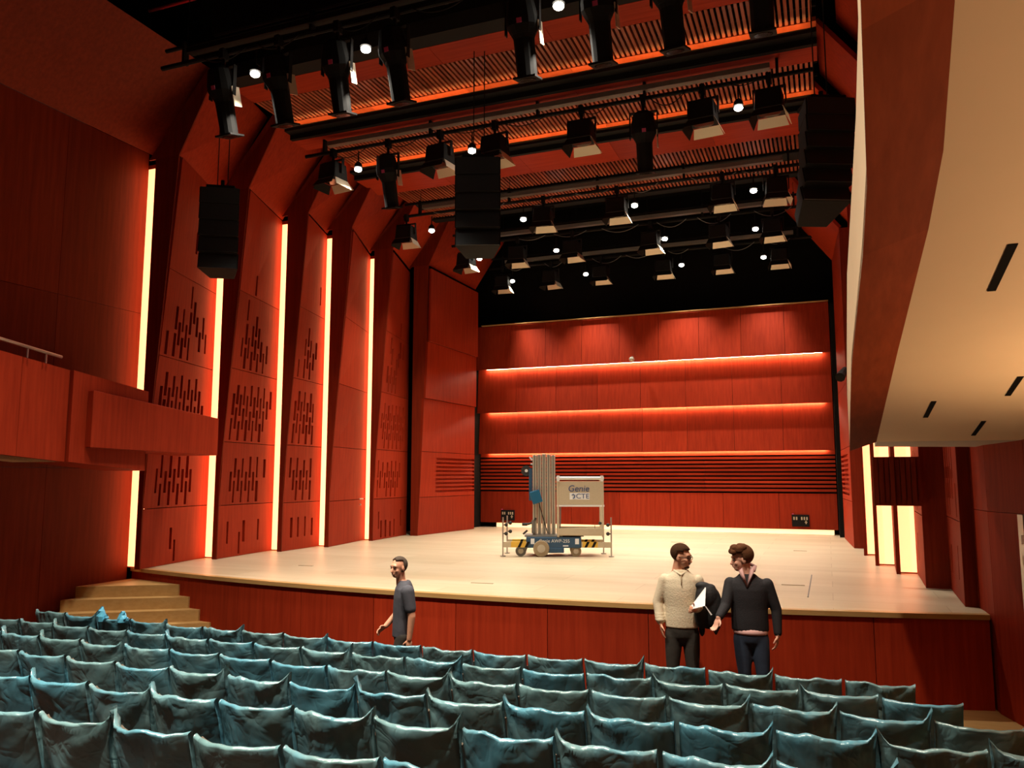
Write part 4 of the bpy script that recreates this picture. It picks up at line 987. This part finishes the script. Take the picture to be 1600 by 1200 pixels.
def shell_mesh():
    mb = MB(); n = 10
    for i in range(n):
        u0, u1 = -1+2*i/n, -1+2*(i+1)/n
        q = lambda u, z, o: (u*.255, -.03-.14*(z-.18)/.6+.092*u*u+o, z)
        mb.hexa([q(u0, .30, .032), q(u1, .30, .032), q(u1, .30, .06), q(u0, .30, .06), q(u0, .77, .034), q(u1, .77, .034), q(u1, .77, .06), q(u0, .77, .06)])
    return mb.mesh('backrest', 'seat_brown')
def cushion_mesh():
    mb = MB(); mb.hexa([(-.23, .06, .30), (.23, .06, .30), (.23, .15, .30), (-.23, .15, .30), (-.23, .02, .66), (.23, .02, .66), (.23, .11, .66), (-.23, .11, .66)]); return mb.mesh('seat_cushion', 'seat_brown')
def ped_mesh():
    mb = MB(); mb.b2((-.03, .0, .0), (.03, .22, .36)); mb.b2((-.1, -.02, .0), (.1, .26, .02)); return mb.mesh('pedestal', 'black')
shm, cum, pdm = shell_mesh(), cushion_mesh(), ped_mesh()
F_ = Vector((-math.sin(YAW)*math.cos(PITCH), math.cos(YAW)*math.cos(PITCH), math.sin(PITCH))); R_ = Vector((math.cos(YAW), math.sin(YAW), 0)); U_ = R_.cross(F_)
def in_view(p):
    v = Vector(p)-CAM; d = v.dot(F_)
    if d < .8: return False
    x, y = 800+FPX*v.dot(R_)/d, 600-FPX*v.dot(U_)/d
    return -45 < x < 1650 and y < 1215
ROWL = ['front', 'second', 'third', 'fourth', 'fifth', 'sixth']
sw = .553; rr = random.Random(11)
XMAX = [.60, .84, 1.10, 1.30, 1.35, 1.30]; OFFS = [0, .12, .30, .05, .21, .33]
for k in range(6):
    y0 = 7.36-.775*k; zf = .07*k
    seats = []
    x = XMAX[k]-sw/2
    while x > -9.6:
        y = y0+(x+4.4)**2/170
        if in_view((x, y-.1, zf+.8)): seats.append((x, y))
        x -= sw
    seats = seats[::-1]
    for i, (x, y) in enumerate(seats):
        if i < 10: pos = '%s from the left' % ORD[i]
        else:
            j = len(seats)-1-i; pos = ('last' if j == 0 else ORD[j]+' from last') + ' at the right'
        t = thing('auditorium_seat', 'seat in blue plastic cover, %s row from the stage, %s' % (ROWL[k], pos), 'seat', (x, y, zf), math.atan((x+4.4)/85)+rr.uniform(-.015, .015), group='plastic-covered seats, %s row' % ROWL[k])
        inst('plastic_cover', covers[rr.randrange(len(covers))], t, (0, 0, rr.uniform(-.008, .008)))
        inst('backrest', shm, t, (0, 0, 0)); inst('seat_cushion', cum, t, (0, 0, 0)); inst('pedestal', pdm, t, (0, 0, 0))
# two loose knots of plastic on the front row at the left
for (x, y, lab, h) in ((-8.06, 7.30, 'pointed tuft of blue plastic sticking up from the front row', .17), (-7.78, 7.34, 'rounded tuft of blue plastic on the front row by the steps', .12)):
    mb = MB(); rq = random.Random(h)
    mb.tube([(0, 0, 0), (.0, 0, h*.35), (rq.uniform(-.02, .02), 0, h*.7), (.01, 0, h)], [.055, .06, .035, .004 if h > .15 else .02], 9); mb.tube([(.04, 0, 0), (.06, .01, h*.3), (.08, 0, h*.45)], [.03, .03, .006], 7)
    mb.v = [(a+rq.uniform(-.012, .012), b+rq.uniform(-.012, .012), c_) for a, b, c_ in mb.v]
    tag(mb.build('plastic_tuft', 'blue_film', loc=(x, y-.03, .775)), lab, 'plastic', 'tufts of loose plastic')
